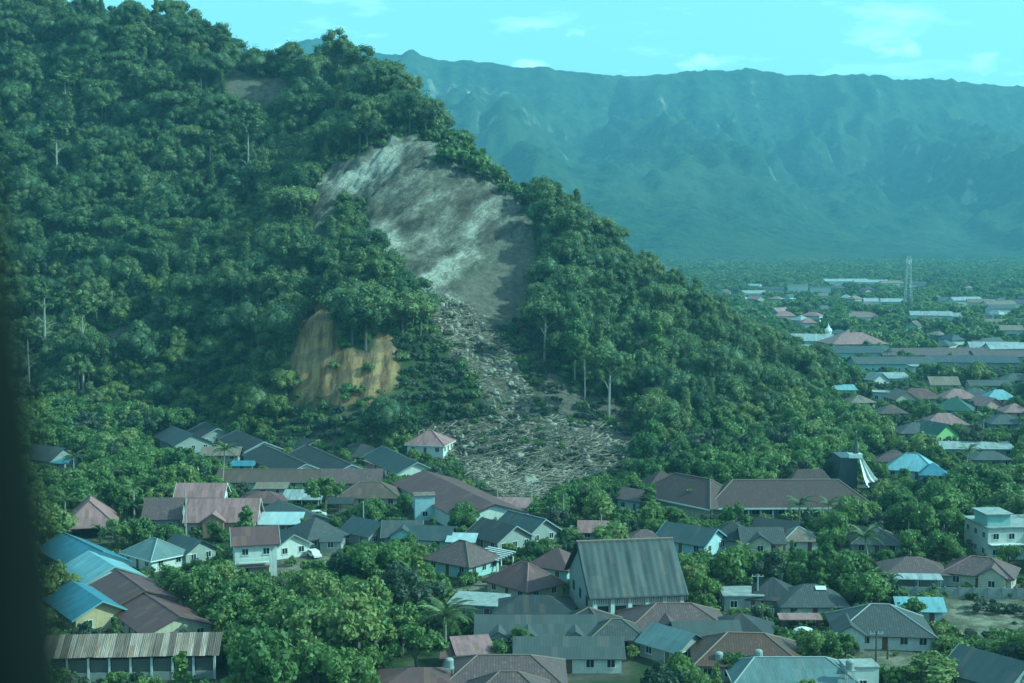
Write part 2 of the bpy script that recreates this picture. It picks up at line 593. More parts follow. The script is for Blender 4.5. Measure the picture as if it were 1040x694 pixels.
SCAR = [(312, 205), (318, 188), (345, 165), (400, 146), (420, 136), (445, 150), (480, 168), (510, 183), (532, 205), (543, 240), (540, 290), (526, 340),
        (490, 335), (455, 310), (428, 300), (406, 280), (412, 262), (388, 264), (374, 245), (369, 218), (382, 198), (352, 200), (332, 225), (322, 250), (308, 235)]
CHUTE = [(428, 294), (462, 300), (492, 322), (516, 350), (532, 385), (552, 428), (506, 430), (492, 402), (468, 370), (446, 345), (430, 318)]
FAN = [(425, 438), (470, 428), (560, 424), (610, 432), (655, 448), (650, 470), (625, 482), (580, 492), (560, 508), (520, 512), (500, 500), (478, 486), (452, 470), (428, 455)]
CLAY = [(304, 340), (311, 314), (322, 303), (335, 314), (341, 338), (354, 358), (370, 353), (390, 340), (405, 350), (399, 366), (403, 388), (390, 400), (380, 415), (364, 402), (350, 416), (331, 407), (314, 416), (297, 400), (290, 384), (299, 364)]
DUST = [(462, 292), (492, 268), (516, 246), (532, 236), (545, 240), (541, 290), (528, 342), (496, 334)]
BARE2 = [(222, 92), (240, 70), (262, 78), (292, 86), (290, 106), (255, 108)]
TRACK = [(84, 352), (110, 338), (150, 322), (165, 326), (130, 345), (100, 362)]
BARE_SLOPE = [(505, 335), (534, 325), (556, 350), (572, 392), (612, 408), (655, 425), (660, 440), (600, 434), (562, 430), (545, 400), (525, 356)]  # bare brown slope with dull shrubs right of the chute
PALE = [[(424, 292), (440, 268), (462, 245), (480, 214), (494, 196), (502, 208), (496, 232), (478, 258), (462, 282), (440, 300)], [(371, 228), (392, 232), (412, 252), (408, 262), (386, 263), (374, 246)],
        [(324, 192), (345, 170), (400, 148), (414, 140), (404, 166), (380, 184), (345, 196)], [(505, 255), (515, 250), (520, 262), (508, 275)], [(428, 296), (452, 298), (448, 312), (430, 310)]]
FIELD = [(945, 612), (1045, 606), (1050, 648), (985, 652), (950, 632)]
YARD = [(862, 664), (905, 655), (955, 664), (975, 680), (900, 690), (866, 680)]
GARDEN = [(58, 544), (122, 542), (130, 562), (66, 566)]
LAWN2 = [(558, 684), (655, 679), (668, 700), (556, 702)]
LAWN3 = [(395, 668), (470, 652), (492, 672), (440, 690), (392, 690)]
LAWN = [(186, 552), (250, 550), (262, 562), (200, 566)]
YARD2 = [(452, 596), (505, 594), (512, 612), (455, 608)]
YARD3 = [(285, 568), (345, 560), (350, 572), (280, 590)]

def masks(X, Y, Z):
    px, py = proj(X, Y, Z)
    j = 6 * (fbm(X * 0.09, Y * 0.09, 31) - 0.5)
    k = 6 * (fbm(X * 0.09, Y * 0.09, 47) - 0.5)
    px, py = px + 2 * j, py + 2 * k
    front = Y < 640
    rock = inpoly(px + 8 * (vnoise(X * .35, Y * .35, 5) - .5), py + 8 * (vnoise(X * .35, Y * .35, 6) - .5), SCAR) & front
    dust = inpoly(px + j, py + k, DUST) & front
    rock &= ~dust
    deb = (inpoly(px, py, CHUTE) | inpoly(px, py, FAN)) & front
    clay = inpoly(px + 2.2 * j + 9 * (vnoise(X * .45, Y * .45, 3) - .5), py + 2.2 * k + 9 * (vnoise(X * .45, Y * .45, 4) - .5), CLAY) & front
    dry = inpoly(px, py, FIELD) | inpoly(px, py, YARD) | inpoly(px, py, YARD2) | inpoly(px, py, YARD3)
    bare = dust | (inpoly(px, py, BARE_SLOPE) & front & ~rock & ~deb) | (inpoly(px, py, BARE2) & (Y < 680)) | (inpoly(px, py, TRACK) & front)
    pale = np.zeros(px.shape, bool)
    for q in PALE:
        pale |= inpoly(px, py, q)
    return rock, deb, clay, dry, bare, pale & front

SDIR = np.array((-0.50, -0.55, -0.67)); SDIR = SDIR / np.linalg.norm(SDIR)
SN1 = np.cross(SDIR, (0, 0, 1.0)); SN1 = SN1 / np.linalg.norm(SN1)
SN2 = np.cross(SDIR, SN1)
def rough_z(X, Y, Z, rock, deb, clay):
    a = X * SN1[0] + Y * SN1[1] + Z * SN1[2]
    q = X * SDIR[0] + Y * SDIR[1] + Z * SDIR[2]
    z = Z + rock * (4.5 * (ridged(a * 0.075, q * 0.018, 3, 3) - 0.5) + 2.6 * (ridged(a * 0.26, q * 0.06, 9, 3) - 0.5)
                    + 2.4 * (ridged(X * .3, Z * .3, 13, 3) - .5) + 1.1 * (np.floor(Z / 6 + 2 * vnoise(X * .08, Y * .08, 8)) * 6 - Z).clip(-6, 0) * .35 + 0.7 * (fbm(X * 1.1, Y * 1.1, 5, 2) - .5))
    z = z + deb * (1.7 * (ridged(X * 0.2, Y * 0.2, 12, 5) - 0.45) + 0.8 * (fbm(X * 0.9, Y * 0.9, 8, 2) - .5))
    z = z + clay * (5.2 * (ridged(X * 0.14 + 0.03 * Z, 0 * X + 3.3, 21, 4) - 0.6) + 0.8 * (fbm(X * 0.8, Y * 0.8, 4, 3) - .5))
    return z

def ground_z(X, Y):
    X, Y = np.asarray(X, float), np.asarray(Y, float)
    z = hill_raw(X, Y)
    n = sstep(2, 25, z)
    z = z + n * (7 * (ridged(X * 0.018 + 3, Y * 0.009, 77, 3) - 0.62) + 2.0 * (fbm(X * 0.06, Y * 0.06, 15, 3) - .5))
    return z + 0.35 * (fbm(X * 0.04, Y * 0.04, 2, 3) - 0.5)

def grow(a, b, s0, g):
    """grid lines from a towards b, spacing starting at s0 and growing by g"""
    out, x, s = [], a, s0
    sg = 1 if b > a else -1
    while (b - x) * sg > 0:
        out.append(x)
        x += sg * s
        s *= g
    out.append(b)
    return out

def on_slope(px, py):
    D = np.arange(180, 700, 1.0)
    u, v = (px - 520) / F, -(py - 347) / F
    d = (u, CP + v * SP, -SP + v * CP)
    X, Z = d[0] * D / d[1], CAM_H + d[2] * D / d[1]
    hit = np.where(ground_z(X, D) >= Z)[0]
    i = hit[0] if len(hit) else len(D) - 1
    return np.array((X[i], D[i], float(ground_z(X[i:i + 1], D[i:i + 1])[0])))

xs = sorted(set(grow(-130, -5200, 2.6, 1.045) + list(np.arange(-130, 45, 1.3)) + list(np.arange(45, 210, 2.6)) + grow(210, 5200, 2.8, 1.05)))
ys = sorted(set([-6000.0, -2500.0, -800.0, -200.0] + list(np.arange(40, 375, 4.5)) + list(np.arange(375, 600, 1.35)) + grow(600, 9000, 2.2, 1.03)))
XX, YY = np.meshgrid(np.array(xs), np.array(ys))
ZZ = ground_z(XX, YY)
mk = masks(XX, YY, ZZ)
ZZ = rough_z(XX, YY, ZZ, *[m.astype(float) for m in mk[:3]])
ny, nx = XX.shape
idx = np.arange(nx * ny).reshape(ny, nx)
quads = np.stack([idx[:-1, :-1], idx[:-1, 1:], idx[1:, 1:], idx[1:, :-1]], -1).reshape(-1, 4)

def ground_material():
    m, t, p, o = newmat('ground_cover')
    ge = nd(t, 'ShaderNodeNewGeometry')
    pos = ge.outputs['Position']
    at1 = nd(t, 'ShaderNodeAttribute', attribute_name='cover_a')
    at2 = nd(t, 'ShaderNodeAttribute', attribute_name='cover_b')
    s1 = nd(t, 'ShaderNodeSeparateColor')
    t.links.new(at1.outputs['Color'], s1.inputs[0])
    s2 = nd(t, 'ShaderNodeSeparateColor')
    t.links.new(at2.outputs['Color'], s2.inputs[0])
    # grass and bare earth
    g = mixc(t, ramp(t, noise(t, 0.09, 6, 0.6, pos), [(0.35, 0), (0.65, 1)]), (0.045, 0.070, 0.026), (0.10, 0.125, 0.045))
    earth = mixc(t, ramp(t, noise(t, 0.4, 5, 0.65, pos), [(0.3, 0), (0.7, 1)]), (0.125, 0.105, 0.08), (0.29, 0.25, 0.19))
    g = mixc(t, ramp(t, noise(t, 0.045, 6, 0.7, pos), [(0.60, 0), (0.68, 0.65)]), g, earth)
    # pale limestone with grey weathering, streaked along the slide direction
    def slide_coords(ka, kb, ks):
        out = []
        for vec, kk in ((SN1, ka), (SN2, kb), (SDIR, ks)):
            v_ = nd(t, 'ShaderNodeVectorMath', operation='DOT_PRODUCT')
            t.links.new(pos, v_.inputs[0])
            v_.inputs[1].default_value = tuple(float(q) * kk for q in vec)
            out.append(v_.outputs['Value'])
        cb_ = nd(t, 'ShaderNodeCombineXYZ')
        for q in range(3):
            t.links.new(out[q], cb_.inputs[q])
        return cb_.outputs[0]
    band = noise(t, 1.0, 6, 0.66, slide_coords(0.13, 0.08, 0.034))
    fine = mathn(t, 'ADD', mathn(t, 'MULTIPLY', noise(t, 1.0, 8, 0.8, slide_coords(0.7, 0.4, 0.26)), .5), mathn(t, 'MULTIPLY', noise(t, 0.55, 8, 0.88, pos), .5))
    blot = noise(t, 0.045, 5, 0.6, pos)
    val = mathn(t, 'ADD', mathn(t, 'MULTIPLY', band, 0.55), mathn(t, 'MULTIPLY', fine, 0.45))
    val = mathn(t, 'ADD', val, mathn(t, 'MULTIPLY', s2.outputs[2], 0.085))
    rk = ramp(t, val, [(0.42, (0.065, 0.055, 0.042)), (0.485, (0.18, 0.158, 0.12)), (0.545, (0.33, 0.30, 0.235)), (0.61, (0.62, 0.575, 0.46))])
    vor = nd(t, 'ShaderNodeTexVoronoi', feature='DISTANCE_TO_EDGE')
    vor.inputs['Scale'].default_value = 1.0
    wv = nd(t, 'ShaderNodeVectorMath', operation='ADD')
    t.links.new(slide_coords(0.30, 0.2, 0.12), wv.inputs[0])
    wn2 = nd(t, 'ShaderNodeTexNoise')
    wn2.inputs['Scale'].default_value = 0.25
    wn2.inputs['Detail'].default_value = 5
    t.links.new(pos, wn2.inputs['Vector'])
    t.links.new(wn2.outputs['Color'], wv.inputs[1])
    t.links.new(wv.outputs[0], vor.inputs['Vector'])
    rk = mixc(t, ramp(t, vor.outputs['Distance'], [(0.0, .42), (0.08, 0)]), rk, (0.06, 0.05, 0.04))
    rk = mixc(t, ramp(t, blot, [(0.54, 0), (0.66, 0.6)]), rk, (0.15, 0.115, 0.08))
    # debris: grey brown splintered wood and soil
    dbt = mixc(t, ramp(t, noise(t, 0.7, 8, 0.8, pos), [(0.38, 0), (0.62, 1)]), (0.06, 0.05, 0.038), (0.30, 0.25, 0.18))
    dbt = mixc(t, ramp(t, noise(t, 0.09, 4, 0.6, pos), [(0.5, 0), (0.62, 0.5)]), dbt, (0.08, 0.09, 0.05))
    # orange clay cut
    mpc = nd(t, 'ShaderNodeMapping')
    mpc.inputs['Scale'].default_value = (0.30, 0.045, 0.06)
    t.links.new(pos, mpc.inputs['Vector'])
    cl = ramp(t, noise(t, 1.0, 7, 0.7, mpc.outputs['Vector']), [(0.38, (0.12, 0.08, 0.05)), (0.47, (0.33, 0.195, 0.09)), (0.58, (0.60, 0.40, 0.18))])
    cl = mixc(t, ramp(t, noise(t, 0.10, 5, 0.65, pos), [(0.52, 0), (0.60, 0.5)]), cl, mixc(t, noise(t, 0.8, 6, 0.75, pos), (0.08, 0.07, 0.055), (0.26, 0.225, 0.17)))
    dry = mixc(t, ramp(t, noise(t, 0.35, 8, 0.75, pos), [(0.40, 0), (0.6, 1)]), (0.19, 0.175, 0.115), (0.52, 0.46, 0.34))
    col = mixc(t, s2.outputs[0], g, dry)
    col = mixc(t, s2.outputs[1], col, earth)
    col = mixc(t, s1.outputs[1], col, dbt)
    col = mixc(t, s1.outputs[0], col, rk)
    col = mixc(t, s1.outputs[2], col, cl)
    t.links.new(col, p.inputs['Base Color'])
    p.inputs['Roughness'].default_value = 0.95
    p.inputs['Specular IOR Level'].default_value = 0.15
    bump(t, p, noise(t, 0.9, 8, 0.82, pos), 1.0, 2.2)
    return m
M['ground'] = ground_material()
gme = mesh_np('ground', np.stack([XX, YY, ZZ], -1).reshape(-1, 3), quads, [M['ground']], smooth=True)
def blur(a):
    a = a.astype(float)
    for _ in range(2):
        b = a.copy()
        b[1:-1, 1:-1] = (a[1:-1, 1:-1] * 2 + a[:-2, 1:-1] + a[2:, 1:-1] + a[1:-1, :-2] + a[1:-1, 2:]) / 6
        a = b
    return a
rk_, db_, cl_, dr_, ba_, pa_ = [blur(m) for m in mk]
for _ in range(3):
    pa_ = blur(pa_)
for nm, ch in (('cover_a', (rk_, db_, cl_)), ('cover_b', (dr_, ba_, pa_))):
    ca = gme.color_attributes.new(nm, 'FLOAT_COLOR', 'POINT')
    arr = np.ones((nx * ny, 4), np.float32)
    for i, c in enumerate(ch):
        arr[:, i] = c.ravel()
    ca.data.foreach_set('color', arr.ravel())
obj('ground', gme, kind='structure')

# ------------------------------------------------------------------ far mountains
RID = np.array([(-400, 20), (0, 40), (200, 52), (300, 60), (375, 58), (430, 64), (480, 63), (520, 68), (560, 70), (620, 76), (650, 77), (700, 74), (735, 72), (765, 69), (790, 74),
                (850, 79), (900, 80), (960, 82), (1040, 86), (1400, 95)], float)
def mountain_z(X, Y):
    DR = 4300.0
    px = 520 + F * X / DR
    ry = np.interp(px, RID[:, 0], RID[:, 1])
    H = CAM_H + (229 - ry) / F * DR - 14
    wx = X + 260 * (fbm(X * 0.0016, Y * 0.0016, 61, 3) - .5)
    t = (Y - 2350) / (DR - 2350)
    spur = ridged(wx * 0.0021 + 0.4, Y * 0.00035 + 0.2, 91, 3)
    t = t + 0.55 * (spur - 0.66) * np.clip(4 * t * (1.02 - t), 0, 1)
    prof = np.interp(t, [0, 0.12, 0.3, 0.5, 0.68, 0.86, 0.955, 1.0, 1.1, 1.5, 3], [0, 0.03, 0.11, 0.26, 0.43, 0.66, 0.965, 1.0, 0.98, 0.75, 0.3])
    z = H * prof
    m = np.clip(prof * 3, 0, 1) * (1 - sstep(0.72, 1.0, t) * 0.93)
    z = z + m * (230 * (ridged(wx * 0.0052, Y * 0.0014, 33, 4) - 0.58) + 75 * (ridged(X * 0.014, Y * 0.009, 51, 3) - 0.6))
    z = z + 60 * (ridged(X * 0.0095, Y * 0.0012, 71, 3) - 0.55) * sstep(.45, .7, t) * (1 - sstep(.93, 1.0, t))
    # a nearer shoulder descending from the upper left
    sx = np.interp(Y, [2500, 4300], [330, -620])
    sh = np.exp(-((X - sx) / 330) ** 2) * np.interp(Y, [2450, 2900, 3600, 4200], [0, 60, 120, 20])
    z = z + sh
    return z + np.clip(prof * 8, 0, 1) * (9 * (fbm(X * 0.055, Y * 0.055, 5, 2) - .3) + 6 * (vnoise(X * 0.11, Y * 0.11, 6)))
mx_, my_ = np.meshgrid(np.arange(-2300, 2600, 11.0), np.concatenate([np.arange(2350, 4450, 9.0), np.arange(4450, 6500, 60.0)]))
mz_ = mountain_z(mx_, my_) - 0.6
ny2, nx2 = mx_.shape
id2 = np.arange(nx2 * ny2).reshape(ny2, nx2)
q2 = np.stack([id2[:-1, :-1], id2[:-1, 1:], id2[1:, 1:], id2[1:, :-1]], -1).reshape(-1, 4)
def mountain_material():
    m, t, p, o = newmat('mountain_forest')
    ge = nd(t, 'ShaderNodeNewGeometry')
    pos = ge.outputs['Position']
    a = mixc(t, ramp(t, noise(t, 0.035, 8, 0.8, pos), [(0.40, 0), (0.62, 1)]), (0.008, 0.017, 0.009), (0.052, 0.078, 0.030))
    a = mixc(t, ramp(t, noise(t, 0.0035, 5, 0.6, pos), [(0.45, 0), (0.7, 0.7)]), a, (0.080, 0.095, 0.040))
    sp = nd(t, 'ShaderNodeSeparateXYZ')
    t.links.new(ge.outputs['Normal'], sp.inputs[0])
    steep = ramp(t, sp.outputs[2], [(0.52, 1), (0.66, 0)])
    f = mathn(t, 'MULTIPLY', steep, ramp(t, noise(t, 0.012, 4, 0.6, pos), [(0.55, 0), (0.66, 0.7)]))
    a = mixc(t, f, a, (0.34, 0.30, 0.23))
    dist = nd(t, 'ShaderNodeVectorMath', operation='DISTANCE')
    t.links.new(pos, dist.inputs[0])
    c = mountain_z(np.array([-115.0]), np.array([4000.0]))
    dist.inputs[1].default_value = (-115, 4000, float(c[0]))
    sl_ = mathn(t, 'MULTIPLY', ramp(t, mathn(t, 'DIVIDE', dist.outputs['Value'], 130), [(0.35, 1), (1.0, 0)]), ramp(t, noise(t, 0.02, 4, 0.6, pos), [(0.45, 0), (0.58, 1)]))
    a = mixc(t, sl_, a, (0.5, 0.45, 0.36))
    t.links.new(a, p.inputs['Base Color'])
    p.inputs['Roughness'].default_value = 0.95
    p.inputs['Specular IOR Level'].default_value = 0.1
    bump(t, p, noise(t, 0.07, 5, 0.7, pos), 1.0, 9.0)
    return m
obj('mountain', mesh_np('mountain', np.stack([mx_, my_, mz_], -1).reshape(-1, 3), q2, [mountain_material()], smooth=True), kind='structure')

# ------------------------------------------------------------------ tree meshes
_ico = None
def ico():
    global _ico
    if _ico is None:
        import bmesh
        b = bmesh.new()
        bmesh.ops.create_icosphere(b, subdivisions=1, radius=1)
        b.verts.ensure_lookup_table()
        _ico = (np.array([v.co[:] for v in b.verts]), np.array([[v.index for v in f.verts] for f in b.faces]))
        b.free()
    return _ico

def unit(a):
    return a / np.maximum(np.linalg.norm(a, axis=-1, keepdims=True), 1e-9)

def crown_arrays(rg, R_, H, z0, nclump, nleaf, leaf, shape='round'):
    Q, T3, CV = [], [], []
    iv, itri = ico()
    cvn = 0
    per = nleaf // nclump
    for k in range(nclump):
        a = rg.uniform(0, 2 * math.pi)
        if shape == 'round' or shape == 'lop':
            e = rg.uniform(-0.35, 1.0)
            rr = math.sqrt(max(0, 1 - e * e * 0.9)) * rg.uniform(0.25, 0.85)
            c = np.array((math.cos(a) * rr * R_, math.sin(a) * rr * R_, z0 + H * (0.42 + 0.40 * e)))
            r = R_ * min(0.48, 0.12 + rg.gamma(2.0, 0.065))
            if shape == 'lop':
                c = c * np.array((1.15, .75, 1)) + np.array((R_ * .28 * (c[2] - z0) / H, 0, rg.uniform(-.1, .12) * H))
        elif shape == 'flat':
            rr = math.sqrt(rg.uniform(0, 1)) * 0.86
            c = np.array((math.cos(a) * rr * R_, math.sin(a) * rr * R_, z0 + H * (0.75 - 0.35 * rr * rr + rg.uniform(-.12, .12))))
            r = R_ * rg.uniform(0.16, 0.28)
        elif shape == 'column':
            e = (k + 0.5) / nclump
            rr = rg.uniform(0.1, 0.55) * (1.1 - 0.7 * e)
            c = np.array((math.cos(a) * rr * R_, math.sin(a) * rr * R_, z0 + H * e))
            r = R_ * rg.uniform(0.40, 0.62) * (1.08 - 0.62 * e)
        else:   # open: separated tufts on limbs
            e = rg.uniform(0, 1)
            rr = rg.uniform(0.25, 0.95)
            c = np.array((math.cos(a) * rr * R_, math.sin(a) * rr * R_, z0 + H * (0.25 + 0.65 * e * (1.1 - 0.5 * rr))))
            r = R_ * rg.uniform(0.15, 0.27)
        sq = rg.uniform(0.75, 1.15)
        d = unit(rg.normal(size=(per, 3)) + np.array((0, 0, 0.35)))
        pos = c + d * r * np.where(rg.random((per, 1)) < .22, rg.uniform(1.1, 1.5, (per, 1)), rg.uniform(0.8, 1.15, (per, 1))) * np.array((1, 1, sq))
        n = unit(d + 0.5 * rg.normal(size=(per, 3)))
        u = unit(np.cross(n, rg.normal(size=(per, 3))))
        v = np.cross(n, u)
        s = leaf * rg.uniform(0.55, 1.35, (per, 1))
        Q.append(np.stack([pos - u * s * .55, pos - v * s * .42, pos + u * s * .55, pos + v * s * .42], 1))
        CV.append(c + iv * (1 + 0.12 * rg.normal(size=(len(iv), 1))) * r * 0.84 * np.array((1, 1, sq)))
        T3.append(itri + cvn)
        cvn += len(iv)
    Q = np.concatenate(Q).reshape(-1, 3)
    CV = np.concatenate(CV)
    V = np.concatenate([Q, CV])
    f4 = np.arange(len(Q)).reshape(-1, 4)
    f3 = np.concatenate(T3) + len(Q)
    return V, f4, f3

def trunk_arrays(rg, h, r0, zc, Rc, bend=0.4, limbs=4):
    b = MB()
    tx, ty = rg.uniform(-bend, bend, 2)
    P = [(0, 0, -0.8), (tx * .3, ty * .3, h * .35), (tx * .8, ty * .8, h * .7), (tx, ty, h)]
    b.tube(P, [r0 * 1.25, r0, r0 * .72, r0 * .35], 7)
    for k in range(limbs):
        a = rg.uniform(0, 6.28)
        z = h * rg.uniform(0.45, 0.85)
        f = z / h
        s = (tx * f, ty * f, z)
        e = (tx * f + math.cos(a) * Rc * .6, ty * f + math.sin(a) * Rc * .6, z + Rc * rg.uniform(.35, .7))
        mid = tuple((p + q) / 2 + (0.12 * Rc if i == 2 else 0) for i, (p, q) in enumerate(zip(s, e)))
        b.tube([s, mid, e], [r0 * .45, r0 * .3, r0 * .12], 5)
    return b

class Kind:
    """a tree kind: crown mesh and trunk mesh, also a joined source for the stuff"""
    pass
SRC = bpy.data.collections.new('tree_sources')    # not in the scene; feeds the far woods only
def make_kind(seed, h, Rc, Hc, z0, ncl, nl, leaf, shape, lm, bm_='bark', r0=0.28, limbs=4):
    rg = np.random.default_rng(seed)
    k = Kind()
    V, f4, f3 = crown_arrays(rg, Rc, Hc, z0, ncl, nl, leaf, shape)
    k.crown = mesh_np('crown', V, f4, [M[lm]], faces3=f3)
    tb = trunk_arrays(rg, h, r0, z0, Rc, limbs=limbs)
    k.trunk = tb.mesh('trunk', M[bm_])
    k.h, k.R, k.shape, k.z0 = z0 + Hc, Rc, shape, z0
    # joined copy for geometry node instancing
    tv = np.array(tb.v)
    tq = np.array([f for f in tb.f if len(f) == 4]) + len(V)
    J = mesh_np('tree_source', np.concatenate([V, tv]), np.concatenate([f4, tq]), [M[lm], M[bm_]],
                mat_idx=np.concatenate([np.zeros(len(f4)), np.ones(len(tq)), np.zeros(len(f3))]), faces3=f3)
    k.src = bpy.data.objects.new('source_%02d' % len(SRC.objects), J)
    SRC.objects.link(k.src)
    k.i = len(SRC.objects) - 1
    return k
FOREST, ADJ = [], []
for i_, (adj, h_, Rc_, Hc_, z0_, nc_, nl_, lf_, sh_, lm_, bk_) in enumerate((
    ('rounded dark green broadleaf', 9, 4.8, 8.5, 3.0, 22, 2400, .72, 'round', 'leaf_forest', 'bark'),
    ('broad full-crowned', 9, 5.8, 8.0, 3.4, 26, 2800, .76, 'round', 'leaf_forest', 'bark'),
    ('tall domed', 10, 4.0, 10.5, 3.2, 20, 2400, .70, 'round', 'leaf_deep', 'bark'),
    ('open pale-trunked', 13, 4.6, 8.5, 7.5, 20, 1900, .68, 'open', 'leaf_forest', 'bark'),
    ('low wide-crowned', 8, 6.6, 6.5, 2.6, 28, 2900, .76, 'round', 'leaf_deep', 'bark'),
    ('narrow columnar', 10, 2.7, 12.5, 2.0, 15, 1800, .66, 'column', 'leaf_forest', 'bark'),
    ('flat-topped', 14, 6.4, 5.0, 9.5, 26, 2100, .72, 'flat', 'leaf_forest', 'bark'),
    ('loose tufted', 9, 5.0, 8.5, 3.6, 20, 2100, .70, 'open', 'leaf_deep', 'bark'),
    ('yellow-green bushy', 7, 4.4, 7.0, 2.2, 18, 2100, .66, 'round', 'leaf_bright', 'bark'),
    ('light green airy', 7, 4.0, 7.2, 2.6, 16, 1800, .66, 'open', 'leaf_bright', 'bark'),
    ('lopsided bushy', 8, 5.2, 7.5, 2.8, 16, 2200, .72, 'lop', 'leaf_forest', 'bark'),
    ('ragged leaning', 10, 4.4, 9.5, 3.4, 15, 1900, .70, 'lop', 'leaf_deep', 'bark'),
    ('grey-green feathery', 9, 4.2, 8.5, 3.2, 18, 1700, .66, 'open', 'leaf_dull', 'bark'),
    ('slim pointed', 9, 2.2, 10.0, 2.0, 12, 1300, .62, 'column', 'leaf_bright', 'bark'),
)):
    FOREST.append(make_kind(100 + i_, h_, Rc_, Hc_, z0_, int(nc_ * 1.5), nl_ * 2, lf_ * .62, sh_, lm_, bk_))
    ADJ.append(adj)
VILL = [make_kind(200 + i, *a) for i, a in enumerate((
    (4.5, 3.4, 5.0, 2.2, 18, 3000, 0.46, 'round', 'leaf_village'),
    (4.8, 3.9, 4.8, 2.6, 20, 3400, 0.5, 'round', 'leaf_village'),
    (5.0, 2.9, 5.6, 2.2, 16, 2600, 0.44, 'round', 'leaf_village'),
    (5.5, 3.2, 4.6, 3.2, 16, 2400, 0.46, 'open', 'leaf_village'),
    (4.5, 1.7, 6.6, 1.2, 12, 2000, 0.4, 'column', 'leaf_village'),
    (5.0, 3.6, 5.0, 2.5, 14, 2600, 0.5, 'open', 'leaf_dull'),
))]
SHRUB = [make_kind(300 + i, *a) for i, a in enumerate((
    (1.0, 1.6, 1.7, 0.05, 9, 700, 0.34, 'round', 'leaf_village', 'bark', 0.08, 2),
    (1.0, 1.9, 1.5, 0.0, 10, 760, 0.36, 'round', 'leaf_village', 'bark', 0.08, 2),
    (1.0, 1.4, 2.2, 0.1, 9, 650, 0.33, 'open', 'leaf_village', 'bark', 0.08, 2),
    (1.0, 1.8, 1.5, 0.0, 9, 650, 0.36, 'open', 'leaf_dull', 'bark', 0.08, 2),
))]
FAR = [make_kind(400 + i, *a) for i, a in enumerate((
    (5, 4.6, 6.0, 2.0, 9, 360, 1.5, 'round', 'leaf_village'),
    (6, 4.0, 7.0, 2.0, 8, 320, 1.5, 'round', 'leaf_forest'),
    (6, 5.4, 5.0, 2.5, 9, 360, 1.6, 'open', 'leaf_village'),
))]

def tree(name, k, x, y, s, label, cat, group=None, rot=None, sz=None, z=None):
    zz = float(ground_z(np.array([x]), np.array([y]))[0]) if z is None else z
    e = bpy.data.objects.new(name, None)
    COL.objects.link(e)
    e.location = (x, y, zz - 0.1)
    e.rotation_euler = (0, 0, random.uniform(0, 6.28) if rot is None else rot)
    e.scale = (s, s, s if sz is None else sz)
    tag(e, label, cat, group)
    obj('trunk', k.trunk, e)
    obj('crown', k.crown, e)
    return e

def instancer(name, P, rot, scl, idx, kind='stuff'):
    me = bpy.data.meshes.new(name)
    me.vertices.add(len(P))
    me.vertices.foreach_set('co', np.asarray(P, np.float32).ravel())
    for nm, arr, tp in (('rot', rot, 'FLOAT'), ('scl', scl, 'FLOAT'), ('idx', idx, 'INT')):
        a = me.attributes.new(nm, tp, 'POINT')
        a.data.foreach_set('value', np.asarray(arr, np.int32 if tp == 'INT' else np.float32))
    o = obj(name, me, kind=kind)
    g = bpy.data.node_groups.new('scatter_' + name, 'GeometryNodeTree')
    g.interface.new_socket('Geometry', in_out='INPUT', socket_type='NodeSocketGeometry')
    g.interface.new_socket('Geometry', in_out='OUTPUT', socket_type='NodeSocketGeometry')
    gi, go = g.nodes.new('NodeGroupInput'), g.nodes.new('NodeGroupOutput')
    ip = g.nodes.new('GeometryNodeInstanceOnPoints')
    ci = g.nodes.new('GeometryNodeCollectionInfo')
    ci.inputs['Collection'].default_value = SRC
    ci.inputs['Separate Children'].default_value = True
    ci.inputs['Reset Children'].default_value = True
    ip.inputs['Pick Instance'].default_value = True
    def na(nm, tp):
        n = g.nodes.new('GeometryNodeInputNamedAttribute')
        n.data_type = tp
        n.inputs['Name'].default_value = nm
        return n.outputs['Attribute']
    cx = g.nodes.new('ShaderNodeCombineXYZ')
    lk = g.links.new
    lk(na('rot', 'FLOAT'), cx.inputs[2])
    lk(gi.outputs[0], ip.inputs['Points'])
    lk(ci.outputs[0], ip.inputs['Instance'])
    lk(na('idx', 'INT'), ip.inputs['Instance Index'])
    lk(cx.outputs[0], ip.inputs['Rotation'])
    lk(na('scl', 'FLOAT'), ip.inputs['Scale'])
    lk(ip.outputs[0], go.inputs[0])
    md = o.modifiers.new('scatter', 'NODES')
    md.node_group = g
    return o

# ------------------------------------------------------------------ buildings
FOOT = []          # footprints for the planting: x, y, angle, L, W, z top, short phrase
NOTREE = []        # extra circles kept clear

def pane_mesh(wd, ht_):
    b = MB()
    b.box(-wd / 2 + .07, wd / 2 - .07, -.035, .0, .07, ht_ - .07)
    return b.mesh('pane', M['glass'])
def frame_mesh(wd, ht_, mat):
    b = MB()
    b.box(-wd / 2, -wd / 2 + .09, -.07, 0, 0, ht_)
    b.box(wd / 2 - .09, wd / 2, -.07, 0, 0, ht_)
    b.box(-wd / 2 + .09, wd / 2 - .09, -.07, 0, ht_ - .09, ht_)
    b.box(-wd / 2 - .08, wd / 2 + .08, -.14, 0, -.08, 0)
    b.box(-.03, .03, -.06, -.036, 0, ht_ - .09)
    return b.mesh('window', M[mat])
WIN = {}
def window(parent, x, y, z, ang, wd=1.3, ht_=1.25, mat='trim'):
    key = (wd, ht_, mat)
    if key not in WIN:
        WIN[key] = (frame_mesh(wd, ht_, mat), pane_mesh(wd, ht_))
    f = obj('window', WIN[key][0], parent, (x, y, z), ang)
    obj('pane', WIN[key][1], f)
    return f
_dm = None
